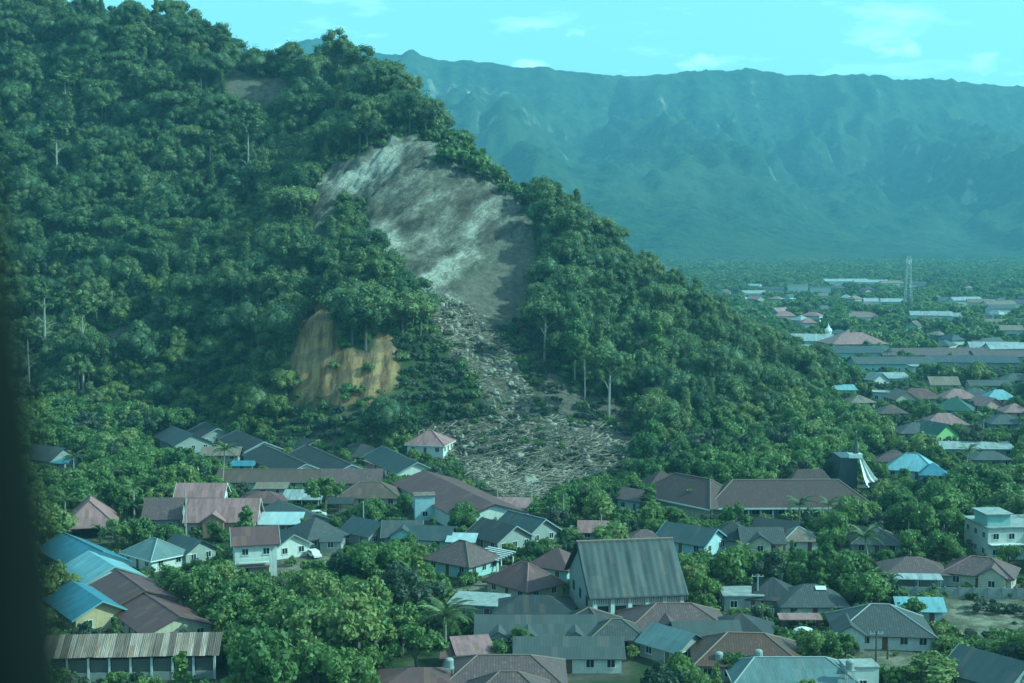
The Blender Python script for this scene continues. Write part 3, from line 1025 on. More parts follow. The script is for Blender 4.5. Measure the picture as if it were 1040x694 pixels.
def door(parent, x, y, z, ang):
    global _dm
    if _dm is None:
        b = MB()
        b.box(-.45, .45, -.05, 0, 0, 2.05)
        c = MB()
        c.box(-.53, -.45, -.08, 0, 0, 2.13)
        c.box(.45, .53, -.08, 0, 0, 2.13)
        c.box(-.45, .45, -.08, 0, 2.05, 2.13)
        _dm = (b.mesh('door', M['wood']), c.mesh('door_frame', M['trim']))
    d = obj('door', _dm[0], parent, (x, y, z), ang)
    obj('door_frame', _dm[1], d)

def slab(b, pts, uv, th=0.12, mi=0):
    """roof slope: top face, underside and edges"""
    b.poly(pts, uv, mi)
    low = [(p[0], p[1], p[2] - th) for p in pts]
    b.poly(list(reversed(low)), list(reversed(uv)), mi)
    n = len(pts)
    for i in range(n):
        j = (i + 1) % n
        b.poly([pts[j], pts[i], low[i], low[j]], None, mi)

def roof_shape(kind, L_, W_, h, rise, oh, hipk=1.0, mat=None):
    """returns roof mesh builder and ridge/hip lines"""
    b = MB()
    s = rise / (W_ / 2)
    l, q = L_ / 2 + oh, W_ / 2 + oh
    ze, zr = h - oh * s, h + rise
    sl_ = math.hypot(q, zr - ze)
    lines = []
    if kind == 'gable':
        for sg in (-1, 1):
            pts = [(-l, sg * q, ze), (l, sg * q, ze), (l, 0, zr), (-l, 0, zr)]
            uv = [(-l, sl_), (l, sl_), (l, 0), (-l, 0)]
            if sg > 0:
                pts, uv = pts[::-1], uv[::-1]
            slab(b, pts, uv)
        lines = [((-l, 0, zr), (l, 0, zr))]
    elif kind == 'hip':
        rl = max(0.05, L_ / 2 - W_ / 2 * hipk)
        for sg in (-1, 1):
            pts = [(-l, sg * q, ze), (l, sg * q, ze), (rl, 0, zr), (-rl, 0, zr)]
            uv = [(-l, sl_), (l, sl_), (rl, 0), (-rl, 0)]
            if sg > 0:
                pts, uv = pts[::-1], uv[::-1]
            b.poly(pts, uv)
            e = [(sg * l, sg * -q, ze), (sg * l, sg * q, ze), (sg * rl, 0, zr)]
            b.poly(e, [(-q, sl_), (q, sl_), (0, 0)])
        b.poly([(-l, q, ze - .02), (l, q, ze - .02), (l, -q, ze - .02), (-l, -q, ze - .02)])
        t_ = .14
        for p, r in (((-l, -q), (l, -q)), ((l, -q), (l, q)), ((l, q), (-l, q)), ((-l, q), (-l, -q))):
            b.poly([(p[0], p[1], ze - t_), (r[0], r[1], ze - t_), (r[0], r[1], ze), (p[0], p[1], ze)])
        lines = [((-rl, 0, zr), (rl, 0, zr))] + [((sx * rl, 0, zr), (sx * l, sy * q, ze)) for sx in (-1, 1) for sy in (-1, 1)]
    elif kind == 'mono':     # high at +y
        pts = [(-l, -q, h), (l, -q, h), (l, q, h + rise), (-l, q, h + rise)]
        slab(b, pts, [(-l, 2 * q), (l, 2 * q), (l, 0), (-l, 0)])
    elif kind == 'flat':
        b.box(-l, l, -q, q, h, h + .22)
    return b, lines

def house(label, px, by, a, L_, W_, h, rise, roof, wall, kind='hip', short=None, cat='house', name='house', oh=0.65, hipk=1.0, storeys=1,
          win=True, cap=None, fascia=None, walls=True, porch=None, group=None, z=0.0, doors=1, D=None, slope=False, at_xy=None, wmat='trim', posts=None):
    p = np.array((at_xy[0], at_xy[1], 0.0)) if at_xy else on_ground(px, by) if D is None else at(px, by, D)
    if slope:
        p = on_slope(px, by)
        z = p[2]
    x, y = p[0], p[1]
    e = bpy.data.objects.new(name, None)
    COL.objects.link(e)
    e.location = (x, y, z)
    e.rotation_euler = (0, 0, R(a))
    tag(e, label, cat, group)
    b, lines = roof_shape(kind, L_, W_, h, rise, oh, hipk)
    rf = b.build('roof', M[roof], e)
    if cap and lines:
        c = MB()
        for p0, p1 in lines:
            v0, v1 = Vector(p0), Vector(p1)
            if (v1 - v0).length > .2:
                c.tube([v0 + Vector((0, 0, .03)), v1 + Vector((0, 0, .03))], 0.13, 5)
        if c.v:
            c.build('ridge_cap', M[cap], rf)
    if fascia:
        s = rise / (W_ / 2)
        l, q = L_ / 2 + oh, W_ / 2 + oh
        ze, zr = h - oh * s, h + rise
        if kind == 'gable':
            for sx in (-1, 1):
                c = MB()
                for sy in (-1, 1):
                    x0, x1 = (l + .01, l + .06) if sx > 0 else (-l - .06, -l - .01)
                    for (u0, u1) in (((x0, sy * q, ze), (x0, 0, zr)),):
                        pts = [(x0, sy * q, ze - .22), (x0, sy * q, ze + .06), (x0, 0, zr + .06), (x0, 0, zr - .22)]
                        pt2 = [(x1, p_[1], p_[2]) for p_ in pts]
                        c.poly(pts); c.poly(pt2[::-1])
                        for i in range(4):
                            c.poly([pts[i], pt2[i], pt2[(i + 1) % 4], pts[(i + 1) % 4]])
                c.build('bargeboard', M[fascia], e)
        else:
            c = MB()
            for sy in (-1, 1):
                c.box(-l - .05, l + .05, min(sy * (q + .02), sy * (q + .07)), max(sy * (q + .02), sy * (q + .07)), ze - .2, ze + .03)
            for sx in (-1, 1):
                c.box(min(sx * (l + .02), sx * (l + .07)), max(sx * (l + .02), sx * (l + .07)), -q - .01, q + .01, ze - .2, ze + .03)
            c.build('fascia', M[fascia], e)
    if walls:
        wl = MB()
        l, q = L_ / 2, W_ / 2
        g = -0.6
        if kind == 'gable':
            k = .12
            pr = [(-q, g), (q, g), (q, h - k), (0, h + rise - k), (-q, h - k)]
            A_ = [(-l, p_[0], p_[1]) for p_ in pr]
            B_ = [(l, p_[0], p_[1]) for p_ in pr]
            wl.poly(A_[::-1]); wl.poly(B_)
            for i in range(5):
                j = (i + 1) % 5
                wl.poly([A_[i], A_[j], B_[j], B_[i]])
        elif kind == 'mono':
            pr = [(-q, g), (q, g), (q, h + rise * (q * 2 + oh) / (2 * (q + oh)) - .16), (-q, h + rise * oh / (2 * (q + oh)) - .16)]
            A_ = [(-l, p_[0], p_[1]) for p_ in pr]
            B_ = [(l, p_[0], p_[1]) for p_ in pr]
            wl.poly(A_[::-1]); wl.poly(B_)
            for i in range(4):
                j = (i + 1) % 4
                wl.poly([A_[i], A_[j], B_[j], B_[i]])
        else:
            wl.box(-l, l, -q, q, g, h - .05)
        wl.build('wall', M['w_' + wall] if 'w_' + wall in M else M[wall], e)
        if win:
            ca, sa = math.cos(R(a)), math.sin(R(a))
            di = 0
            for (nx_, ny_, ln, off) in ((0, -1, L_, q), (0, 1, L_, q), (1, 0, W_, l), (-1, 0, W_, l)):
                wx_, wy_ = nx_ * ca - ny_ * sa, nx_ * sa + ny_ * ca
                if wx_ * -x + wy_ * -y <= 0.08 * math.hypot(x, y):
                    continue
                n = max(1, int(ln / 2.9))
                ang = math.atan2(ny_, nx_) + math.pi / 2
                for st in range(storeys):
                    zb = st * (h / storeys) + 0.95
                    for i in range(n):
                        tt = (i + .5) / n * ln - ln / 2
                        lx, ly = nx_ * (off + .005) + -ny_ * tt, ny_ * (off + .005) + nx_ * tt
                        if st == 0 and doors > di and i == n // 2 and n > 1:
                            door(e, lx, ly, 0.1, ang)
                            di += 1
                        else:
                            window(e, lx, ly, zb, ang, mat=wmat)
    if posts:
        pm = MB()
        pm.box(-.12, .12, -.12, .12, -.5, h)
        pme = pm.mesh('post', M[posts])
        n = max(2, round(L_ / 3.4))
        for i in range(n + 1):
            for sy in (-1, 1):
                obj('post', pme, e, ((i / n - .5) * (L_ - .5), sy * (W_ / 2 - .2), 0))
    if porch:      # gabled porch on a long side: (offset along ridge, width, depth, wall key)
        ox, wd, dp, pwall = porch[:4]
        sy = -1
        pr = MB()
        ph = h + 0.15
        rz = wd * 0.33
        y0, y1 = sy * (W_ / 2 + dp), 0.0
        for sg in (-1, 1):
            pts = [(ox + sg * (wd / 2 + .4), y0 - .4, ph - .26), (ox, y0 - .4, ph + rz), (ox, y1, ph + rz), (ox + sg * (wd / 2 + .4), y1, ph - .26)]
            if sg < 0:
                pts = pts[::-1]
            slab(pr, pts, [(p_[1], math.hypot(p_[0] - ox, p_[2])) for p_ in pts])
        pr.build('porch_roof', M[roof], e)
        pw = MB()
        A_ = [(ox - wd / 2, y0, -.5), (ox + wd / 2, y0, -.5), (ox + wd / 2, y0, ph - .15), (ox, y0, ph + rz - .15), (ox - wd / 2, y0, ph - .15)]
        B_ = [(p_[0], y0 + .0 + dp + .6, p_[2]) for p_ in A_]
        pw.poly(A_); pw.poly(B_[::-1])
        for i in range(5):
            j = (i + 1) % 5
            pw.poly([A_[j], A_[i], B_[i], B_[j]])
        pwo = pw.build('porch_wall', M['w_' + pwall], e)
        if len(porch) > 4:
            ar = MB()
            pts = [(-.8, 0), (.8, 0), (.8, 1.7)] + [(.8 * math.cos(t_), 1.7 + .9 * math.sin(t_)) for t_ in np.linspace(.3, 2.84, 8)] + [(-.8, 1.7)]
            ar.poly([(ox + p_[0], y0 - .03, p_[1] + .1) for p_ in pts])
            ar.poly([(ox + p_[0], y0 - .01, p_[1] + .1) for p_ in pts][::-1])
            ar.build('arched_door', M['wood'], e)
        else:
            window(e, ox, y0 - .005, 1.0, 0)
    FOOT.append((x, y, R(a), L_ + 1.0, W_ + 1.0, h + rise, short, math.hypot(x, y)))
    return e

H_ = house
# left cluster
H_('open pavilion with rose pink hipped metal roof on pale posts at far left', 92, 542, -76, 11.5, 10, 3.4, 4.3, 'r_pink', 'white', 'hip', 'the pink-roofed pavilion', 'pavilion', 'pavilion',
   hipk=.55, cap='r_maroon', walls=False, posts='trim', oh=.9)
def ridge_house(label, b0, b1, D0, D1, z, W_, h, roof, wall, short, ext=0, **k):
    p, q = at(b0[0], b0[1], D0), at(b1[0], b1[1], D1)
    a = math.degrees(math.atan2(q[1] - p[1], q[0] - p[0]))
    m = (p + q) / 2
    pxm, pym = proj(m[0], m[1], 0.0)
    L_ = math.hypot(*(q - p)[:2]) - 1.2
    return H_(label, float(pxm), float(pym), a, L_, W_, h, z - h, roof, wall, 'gable', short, **k)
ridge_house('deep blue metal roofed house at the far left, rearmost of the blue roofs', (64, 543), (106, 566), 275, 258, 5.4, 10, 3.0, 'r_blue', 'blue', 'the rear blue roof', cap='r_sky')
ridge_house('light sky-blue metal roofed house between the deep blue roof and the maroon roofs', (90, 562), (117, 580), 258, 246, 5.6, 10.5, 3.2, 'r_sky', 'blue', 'the sky-blue roof', fascia='r_white')
ridge_house('blue roofed house with yellow gable wall above the rusty shed', (72, 594), (104, 616), 238, 224.5, 5.2, 8.4, 3.1, 'r_blue', 'yellow', 'the yellow gabled house', fascia='r_sky', oh=.9)
ridge_house('maroon metal roofed house, rear one of the maroon pair beside blue roofs', (119, 586), (148, 607), 245, 231, 5.2, 11, 3.0, 'r_maroon', 'cream', 'the rear maroon roof', cap='r_pink')
ridge_house('maroon metal roofed house with arched gable window right behind the rusty shed', (146, 608), (183, 634), 231.5, 217, 4.7, 10.5, 2.6, 'r_maroon', 'cream', 'the front maroon roof', cap='r_pink')
# middle left
H_('house with dusky pink roof, brick walls and pointed porch over an arched door', 228, 540, 2, 14.5, 9, 3.6, 3.7, 'r_pink', 'pink', 'gable', 'the arched-door brick house', porch=(-1.4, 4.4, 1.3, 'brick', 'arch'), fascia='trim')
H_('two-storey house with pink roof standing behind the arched-door brick house', 206, 530, 0, 10, 6, 6.6, 2.2, 'r_pink', 'white', 'gable', 'the pink two-storey house', storeys=2, fascia='trim')
H_('low grey-brown roofed house left of the brick house', 168, 537, 2, 7.4, 8, 3.5, 3.4, 'r_rose', 'grey', 'gable', 'the low grey-brown house')
H_('small house with weathered grey-green hipped roof and pale eaves', 158, 574, -42, 9.5, 8, 2.8, 2.5, 'r_teal', 'white', 'hip', 'the grey-green hipped house', cap='r_white', fascia='trim')
H_('dark slate gable roof just right of the grey-green hipped house', 192, 569, -42, 8, 7, 2.7, 2.0, 'r_slate', 'grey', 'gable', 'the dark slate gable')
wh = H_('white two-storey house with maroon roof and balcony standing above the grove', 259, 582, 14, 7.8, 6.6, 6.7, 2.3, 'r_maroon', 'white', 'gable', 'the white two-storey house', storeys=2, fascia='trim', doors=2)
b = MB(); b.box(-3.2, 2.4, -4.6, -3.52, 2.9, 3.05); b.build('balcony', M['trim'], wh)
b = MB()
for i in range(23):
    b.box(-3.2 + i * .25, -3.15 + i * .25, -4.58, -4.52, 3.05, 3.85)
b.box(-3.22, 2.42, -4.6, -4.5, 3.85, 3.92); b.build('railing', M['trim'], wh)
b = MB(); b.box(-3.3, 2.5, -4.9, -3.52, 2.2, 2.32); b.build('awning', M['r_maroon'], wh)
H_('long barrack-like building with red-brown roof, left half, behind the carports', 283, 496, 0, 29, 8, 2.6, 2.2, 'r_brown', 'teal', 'gable', 'the long red-brown building', cap='r_tan', doors=3)
H_('long dark brown roofed block adjoining the right end of red-brown building', 358, 496, 0, 14.5, 8.4, 2.5, 2.5, 'r_rose', 'grey', 'gable', 'the dark brown block')
H_('pale teal walled annex with lean-to roof in front of red-brown building', 276, 504.5, 0, 7, 4, 2.4, .7, 'r_tan', 'teal', 'mono', 'the teal annex')
H_('low house with dull maroon hipped roof left of the white shed roof', 268, 517, 0, 10.5, 8, 2.5, 1.7, 'r_maroon', 'grey', 'hip', 'the dull maroon hip')
H_('open shed with pale aqua metal roof below the red-brown building', 308, 515, 0, 8.2, 5, 2.3, 1.3, 'r_white', 'white', 'mono', 'the pale aqua shed', 'shed', 'shed', walls=False, posts='trim')
H_('carport under white translucent ribbed roof sheets in mid village', 286, 541, 0, 8.6, 5.4, 2.4, 1.5, 'r_clear', 'white', 'mono', 'the translucent carport', 'carport', 'carport', walls=False, posts='steel', oh=.4)
ridge_house('low dark grey roofed house behind the translucent carport', (283, 511), (320, 525), 315, 299, 4.0, 8, 2.4, 'r_grey', 'grey', 'the low dark grey house')
H_('house with wide rose-brown hipped roof and cream wall beside the hedge', 376, 512, 0, 14, 9, 2.7, 2.6, 'r_brown', 'cream', 'hip', 'the rose-brown hipped house', cap='r_tan')
H_('small open hut with dark flat roof left of the rose-brown hipped house', 345, 520, 0, 6, 5, 2.4, .5, 'r_dark', 'grey', 'mono', 'the dark hut', 'hut', 'hut', walls=False, posts='wood', oh=.3)
H_('dark gabled house immediately right of the white two-storey house', 288, 562, -56, 9, 7.2, 2.7, 2.1, 'r_slate', 'white', 'gable', 'the dark gable by the white house', fascia='r_white')
H_('house with steep roof, dark left slope and pale right slope, car underneath', 320, 553, -52, 9.5, 8.8, 2.8, 3.0, 'r_charcoal', 'grey', 'hip', 'the steep dark hip')
H_('little lean-to with pale grey roof right of the steep dark roof', 337, 559, 0, 4.2, 3.6, 2.2, .8, 'r_grey', 'grey', 'mono', 'the grey lean-to', 'shed', 'shed', oh=.3)
H_('dark roofed house with pale verge behind thin pole in mid village', 374, 550, -42, 8.5, 7.5, 2.6, 2.2, 'r_slate', 'grey', 'gable', 'the dark house by the thin pole')
H_('grey gabled house with teal trimmed front gable above round bushes', 409, 553, 0, 7.2, 7, 2.7, 2.4, 'r_grey', 'grey', 'gable', 'the teal trimmed gable', porch=(.3, 5.0, 1.2, 'teal'), fascia='r_white')
H_('low house with dark shallow roof and pale wall right of teal trimmed gable', 438, 555, -10, 8.5, 7, 2.5, 1.9, 'r_slate', 'white', 'gable', 'the dark shallow roof')
# terraces of dark roofs
ridge_house('dark terrace roof with white gable, front left of the dark row', (267, 452), (311, 473), 388, 356, 5.2, 11, 2.9, 'r_dark', 'white', 'the front left dark terrace', fascia='r_white', cap='r_tan')
ridge_house('dark terrace roof with white gable, front right of the dark row', (311, 452), (357, 474), 388, 355, 5.2, 11, 2.9, 'r_dark', 'white', 'the front right dark terrace', fascia='r_white', cap='r_tan')
ridge_house('dark terrace roof, rear left of the dark row below the forest', (240, 441), (268, 451), 416, 393, 5.2, 10.5, 2.9, 'r_dark', 'white', 'the rear left dark terrace', fascia='r_white')
ridge_house('dark terrace roof, rear right of the dark row below the forest', (288, 439), (320, 451), 418, 393, 5.2, 10.5, 2.9, 'r_dark', 'white', 'the rear right dark terrace', fascia='r_white')
ridge_house('slate black house beside the debris, below the pink hipped house', (388, 453), (424, 474), 385, 358, 5.3, 10.5, 2.8, 'r_slate', 'white', 'the slate black house', fascia='r_white')
H_('dark hipped roof half hidden behind the slate black house', 366, 468, -62, 13, 10, 2.8, 2.6, 'r_dark', 'grey', 'hip', 'the rear dark hip')
H_('small shed with pale pinkish roof among the dark terraces', 385, 478, -62, 9, 4.5, 2.3, .9, 'r_tan', 'pink', 'mono', 'the pale pink shed', 'shed', 'shed')
H_('dark roof seen through trees at the left foot of the hill', 186, 455, -60, 20, 11, 2.8, 2.6, 'r_slate', 'grey', 'gable', 'the dark roof at hill foot')
H_('second dark roof right of the palm at the foot of hill', 214, 449, -62, 14, 10, 2.8, 2.4, 'r_dark', 'grey', 'gable', 'the second dark roof', fascia='r_white')
H_('grey roofed house half hidden in the thicket at the far left edge', 50, 474, -35, 13, 9, 3.0, 2.8, 'r_grey', 'grey', 'gable', 'the grey far-left house')
H_('shed with small bright blue roof below the grey far-left house', 62, 478, -20, 4, 3.2, 2.3, .7, 'r_blue', 'grey', 'mono', 'the blue far-left shed', 'shed', 'shed')
H_('low building with pale brown roof left of the dark terraces', 226, 468, 0, 10, 7, 2.4, 1.6, 'r_tan', 'grey', 'gable', 'the pale brown roof')
H_('shack with bright blue sheet roof left of the dark terraces', 247, 480, 0, 5.5, 4, 2.2, .6, 'r_blue', 'grey', 'mono', 'the bright blue shack', 'shack', 'shack')
H_('white walled house with pink hipped roof at the edge of debris', 437, 461, -14, 10.5, 9.5, 3.2, 3.0, 'r_pink', 'white', 'hip', 'the pink hipped white house', cap='r_pink', fascia='trim', slope=True)
ridge_house('very long hall with maroon metal roof and white end gable by debris', (431, 480), (503, 516), 341, 299, 6.2, 15.5, 3.7, 'r_maroon', 'white', 'the long maroon hall', fascia='r_dark', win=False)
H_('pale blue block rising in front of the long maroon hall', 431, 527, 8, 4.4, 4, 5.5, .3, 'r_tan', 'blue', 'flat', 'the pale blue block', win=True, doors=0, oh=.25)
H_('pinkish roofed shed behind the right end of long maroon hall', 519, 524, -8, 8, 5, 2.5, 1.2, 'r_pink', 'white', 'mono', 'the pinkish shed', 'shed', 'shed')
H_('house with dark roof and open front porch below the pinkish shed', 507, 556, -50, 10, 9, 2.8, 2.6, 'r_dark', 'grey', 'gable', 'the dark porch house', fascia='r_white')
H_('house with dark roof striped by pale ridge strips right of porch house', 535, 548, -50, 11, 8, 2.8, 2.5, 'r_slate', 'grey', 'gable', 'the striped dark roof', cap='r_white', fascia='r_white')
H_('carport with white glossy roof behind the teal hipped house', 469, 560, -6, 5.6, 4.2, 2.4, .9, 'r_clear', 'white', 'mono', 'the white carport', 'carport', 'carport', walls=False, posts='steel', oh=.3)
sc_ = H_('lean-to with white slatted roof between the two hipped houses', 501, 577, -40, 6.5, 5, 2.3, .8, 'r_slate', 'grey', 'mono', 'the slatted lean-to', 'shed', 'shed', walls=False, posts='trim', oh=.3)
b = MB(); b.box(-3.5, 3.5, -.16, .16, 0, .08); sm = b.mesh('roof_slat', M['trim'])
for i in range(7):
    s_ = obj('roof_slat', sm, sc_, (0, -2.5 + i * .83, 2.46 + i * .83 * .8 / 5.6))
    s_.rotation_euler = (math.atan(.8 / 5.6), 0, 0)
H_('turquoise walled house with grey hipped roof above the grove', 470, 580, -38, 10.5, 9, 2.9, 3.0, 'r_rose', 'teal', 'hip', 'the turquoise hipped house', cap='r_tan')
H_('cream house with maroon hipped roof left of the tall grey hall', 533, 604, -48, 10.5, 8.6, 2.8, 3.1, 'r_maroon', 'cream', 'hip', 'the cream hipped house', cap='r_pink')
H_('small house with red-brown hipped roof at rear corner of the grey hall', 566, 586, -30, 8, 7.5, 3.0, 2.6, 'r_maroon', 'teal', 'hip', 'the red-brown hip behind the hall')
# lower middle
H_('flat pale concrete roofed shelter right of the large palm', 487, 624, -12, 8.5, 7.5, 2.5, .2, 'concrete', 'grey', 'flat', 'the flat concrete shelter', 'shelter', 'shelter', oh=.5)
H_('broad dark roofed house below the cream hipped house', 542, 630, 0, 12.5, 8, 2.6, 1.7, 'r_dark', 'grey', 'hip', 'the broad dark roof')
lg = H_('long grey roofed building with three small front gables', 545, 651, 0, 18.5, 9, 2.4, 1.9, 'r_grey', 'grey', 'gable', 'the three-gabled grey building', doors=0)
for gx in (-6.0, -1.4, 6.0):
    b = MB()
    for sg in (-1, 1):
        pts = [(gx + sg * 1.7, -5.6, 2.05), (gx, -5.6, 3.1), (gx, -2.2, 3.45), (gx + sg * 1.7, -3.6, 2.5)]
        slab(b, pts if sg > 0 else pts[::-1], [(p_[1], p_[0]) for p_ in (pts if sg > 0 else pts[::-1])])
    gbl = b.build('dormer_gable', M['r_grey'], lg)
    b = MB(); b.poly([(gx - 1.5, -5.4, 1.4), (gx + 1.5, -5.4, 1.4), (gx + 1.5, -5.4, 2.1), (gx, -5.4, 2.95), (gx - 1.5, -5.4, 2.1)]); b.build('gable_wall', M['w_grey'], gbl)
H_('long whitewashed row house with plain grey roof and many windows', 577, 676, 0, 15.4, 8, 2.7, 1.8, 'r_grey', 'white', 'gable', 'the whitewashed row house', doors=3)
H_('large house with mauve brown hipped roof at bottom centre edge', 512, 704, 0, 16.5, 12, 3.0, 2.5, 'r_rose', 'cream', 'hip', 'the mauve brown hip', cap='r_tan', hipk=.75)
H_('front wing with mauve tiled hip roof at bottom centre', 517, 727, 0, 10.5, 8, 3.6, 2.5, 'r_rose', 'cream', 'hip', 'the mauve front wing', cap='r_tan')
H_('shed with faded rose metal roof above the mauve brown hip', 480, 676, 12, 4.8, 4.6, 2.6, 1.2, 'r_pink', 'brick', 'mono', 'the faded rose shed', 'shed', 'shed')
H_('rusty red lean-to left of the faded rose shed', 465, 677, 0, 4.0, 4.0, 2.0, .9, 'r_maroon', 'brick', 'mono', 'the rusty red lean-to', 'shed', 'shed')
H_('maroon roofed house cut by bottom edge left of the mauve roofs', 424, 712, 4, 10, 8, 3.4, 1.4, 'r_maroon', 'cream', 'hip', 'the maroon bottom house')
H_('dark pointed hip roof in front of the grey hall, left one', 598, 647, -20, 8.2, 8, 2.6, 2.2, 'r_dark', 'grey', 'hip', 'the left dark pointed hip', cap='r_tan')
H_('grey hip roofed verandah on white posts, right of the dark pointed hip', 626, 658, 0, 8, 6.5, 2.7, 1.9, 'r_charcoal', 'white', 'hip', 'the verandah with white posts', walls=False, posts='trim', cap='r_tan')
H_('wide house with maroon-grey hipped roof and pale gabled porch before the hall', 684, 645, 2, 16, 11.5, 2.5, 2.7, 'r_rose', 'white', 'hip', 'the wide maroon-grey hip', cap='r_tan', porch=(-1.6, 5.0, 1.0, 'teal'), hipk=.9)
H_('grey-green gable roof left of the rust tiled house', 684, 668, -48, 7.5, 7, 2.7, 2.0, 'r_teal', 'grey', 'gable', 'the grey-green gable')
H_('plain grey roofed house between the wide hip and rust tiled house', 716, 661, 4, 9.5, 7, 2.7, 2.1, 'r_grey', 'grey', 'gable', 'the plain grey roof')
H_('dark hipped roof peeping out behind the rust tiled house', 752, 654, -12, 9, 9, 2.7, 2.3, 'r_dark', 'grey', 'hip', 'the dark hip behind the tiles')
H_('large house with weathered rust-red tiled hip roof', 757, 681, -4, 15, 12, 2.9, 2.8, 'r_red_tile', 'cream', 'hip', 'the rust tiled house', cap='r_tan', hipk=.8)
H_('house with blue-grey metal hip roof at bottom right of centre', 802, 699, 0, 16.5, 9, 2.5, 2.0, 'r_teal', 'white', 'hip', 'the blue-grey metal roof', cap='r_white', fascia='trim', hipk=.7)
wb = H_('small white flat-roofed block with rooftop rail at the bottom edge', 872, 702, 4, 4.6, 3.5, 3.9, .2, 'concrete', 'white', 'flat', 'the small white block', oh=.15)
H_('big house with grey hipped roof and gabled porch beside the dry yard', 893, 650, -6, 14.5, 11, 2.7, 3.1, 'r_charcoal', 'white', 'hip', 'the big grey hipped house', cap='r_white', porch=(-5.4, 4.2, 1.4, 'white'), hipk=1.05)
H_('small hut with pale teal metal roof at edge of the dry field', 932, 628, -4, 7, 5, 2.3, 1.4, 'r_sky', 'blue', 'gable', 'the pale teal hut', 'hut', 'hut')
H_('dark roofed house with pale lit gable at bottom right corner', 1008, 704, -52, 10, 9, 3.2, 2.6, 'r_slate', 'grey', 'gable', 'the corner dark house', fascia='r_white')
hs = H_('white walled house with dark sagging hip roof and skylight sheet', 822, 622, 0, 10.8, 9, 2.6, 2.4, 'r_charcoal', 'white', 'hip', 'the skylight house')
b = MB(); b.box(-.9, .9, -.5, .5, 0, .05); sk = b.build('skylight', M['trim'], hs, loc=(1.6, -1.2, 4.55)); sk.rotation_euler = (R(28), 0, 0)
H_('dark roofed house left of the skylight house behind a white fence', 784, 617, -10, 8, 8, 2.8, 2.6, 'r_dark', 'grey', 'hip', 'the dark roof by white fence')
H_('grey concrete house with flat roof left of the dark roofs', 752, 618, 0, 6.5, 6, 2.9, .2, 'concrete', 'grey', 'flat', 'the grey flat house', oh=.3)
H_('low shelter with long pink tin roof in front of the skylight house', 812, 640, 0, 6.6, 2.2, 2.1, .4, 'r_pink', 'brick', 'mono', 'the pink tin shelter', 'shelter', 'shelter', walls=False, posts='wood', oh=.2)
H_('house with dark brown hip roof and white awning above the boundary wall', 927, 590, -4, 11, 8.5, 2.6, 2.0, 'r_rose', 'grey', 'hip', 'the white awning house')
H_('white tin awning in front of the dark brown hip roof', 931, 599, -4, 8.5, 2.2, 2.2, .5, 'r_white', 'white', 'mono', 'the white awning', 'awning', 'awning', walls=False, posts='steel', oh=.2)
H_('cream house with brown hip roof and two gables at right edge', 996, 594, -26, 11.5, 8, 3.0, 2.2, 'r_rose', 'cream', 'hip', 'the cream right-edge house', cap='r_pink', porch=(2.5, 4.6, 1.2, 'cream'))
H_('house with grey pyramid roof below the bushes right of palm', 888, 560, -8, 9, 8, 2.7, 2.3, 'r_charcoal', 'grey', 'hip', 'the grey pyramid roof', cap='r_tan')
H_('house with blue gable trim and slate roof right of the grey hall', 702, 559, -38, 11, 8.5, 2.8, 2.4, 'r_slate', 'blue', 'gable', 'the blue trimmed gable', fascia='r_sky')
H_('dark hip roofed house right of the blue trimmed gable', 744, 556, -10, 8.5, 8, 2.8, 2.6, 'r_dark', 'grey', 'hip', 'the dark hip in the trees')
H_('cream cottage with grey gable and two dark windows', 772, 560, 0, 8, 7, 2.8, 2.2, 'r_charcoal', 'cream', 'gable', 'the cream cottage', porch=(-.8, 4.2, 1.0, 'cream'))
H_('dark gabled house behind the cream cottage', 790, 551, -30, 8.5, 7.5, 2.7, 2.2, 'r_dark', 'white', 'gable', 'the dark gable behind the cottage')
H_('small pale fronted house with tan hip roof below the school', 811, 557, 0, 6.5, 6, 2.6, 1.8, 'r_tan', 'white', 'hip', 'the tan hip below the school', cap='r_white')
H_('dark roof behind trees left of the school at the debris edge', 646, 518, -40, 6.5, 6, 3.2, 1.8, 'r_rose', 'blue', 'gable', 'the little roof left of school')
H_('pinkish brown roof showing above the round tree in mid village', 604, 548, -4, 6, 5, 2.5, 1.6, 'r_pink', 'grey', 'gable', 'the pinkish roof by a pole')
H_('low brown roof right of the round tree behind the grey hall', 654, 557, 0, 7, 6, 2.4, 1.6, 'r_rose', 'grey', 'hip', 'the low brown roof')
# right side, further back
H_('house with turquoise blue hip roof and bright pale walls', 926, 485, -20, 12, 9, 3.0, 3.4, 'r_sky', 'blue', 'hip', 'the turquoise hip', cap='r_sky')
H_('small blue pyramid roof adjoining the turquoise hip roof', 947, 489, -10, 6.5, 6, 2.6, 2.2, 'r_blue', 'blue', 'hip', 'the blue pyramid')
H_('grey brown house half hidden left of the turquoise roof', 908, 476, -20, 9, 8, 2.8, 2.4, 'r_rose', 'grey', 'hip', 'the hidden brown hip')
cb = H_('two-storey white concrete building with flat roofs at right edge', 1022, 562, 6, 13, 11, 6.4, .2, 'concrete', 'white', 'flat', 'the white concrete building', 'building', 'concrete_building', storeys=2, oh=.3)
b = MB(); b.box(-6.2, -1.5, -4.5, 1.5, 6.63, 8.9); b.build('stair_tower', M['w_teal'], cb)
b = MB(); b.box(-6.7, -1.0, -5.0, 2.0, 8.9, 9.1); b.build('stair_roof', M['concrete'], cb)
b = MB(); b.box(-6.4, 6.4, -6.9, -5.52, 3.2, 3.36); b.build('canopy', M['trim'], cb)
H_('long low grey building with pale flat eaves right of the green gable', 990, 463, -2, 20, 7, 2.6, 1.0, 'r_white', 'grey', 'mono', 'the long low building', doors=2)
H_('grey walled house with low roof below the long low building', 1004, 474, 0, 10, 7, 2.8, 1.6, 'r_grey', 'grey', 'hip', 'the grey low house')
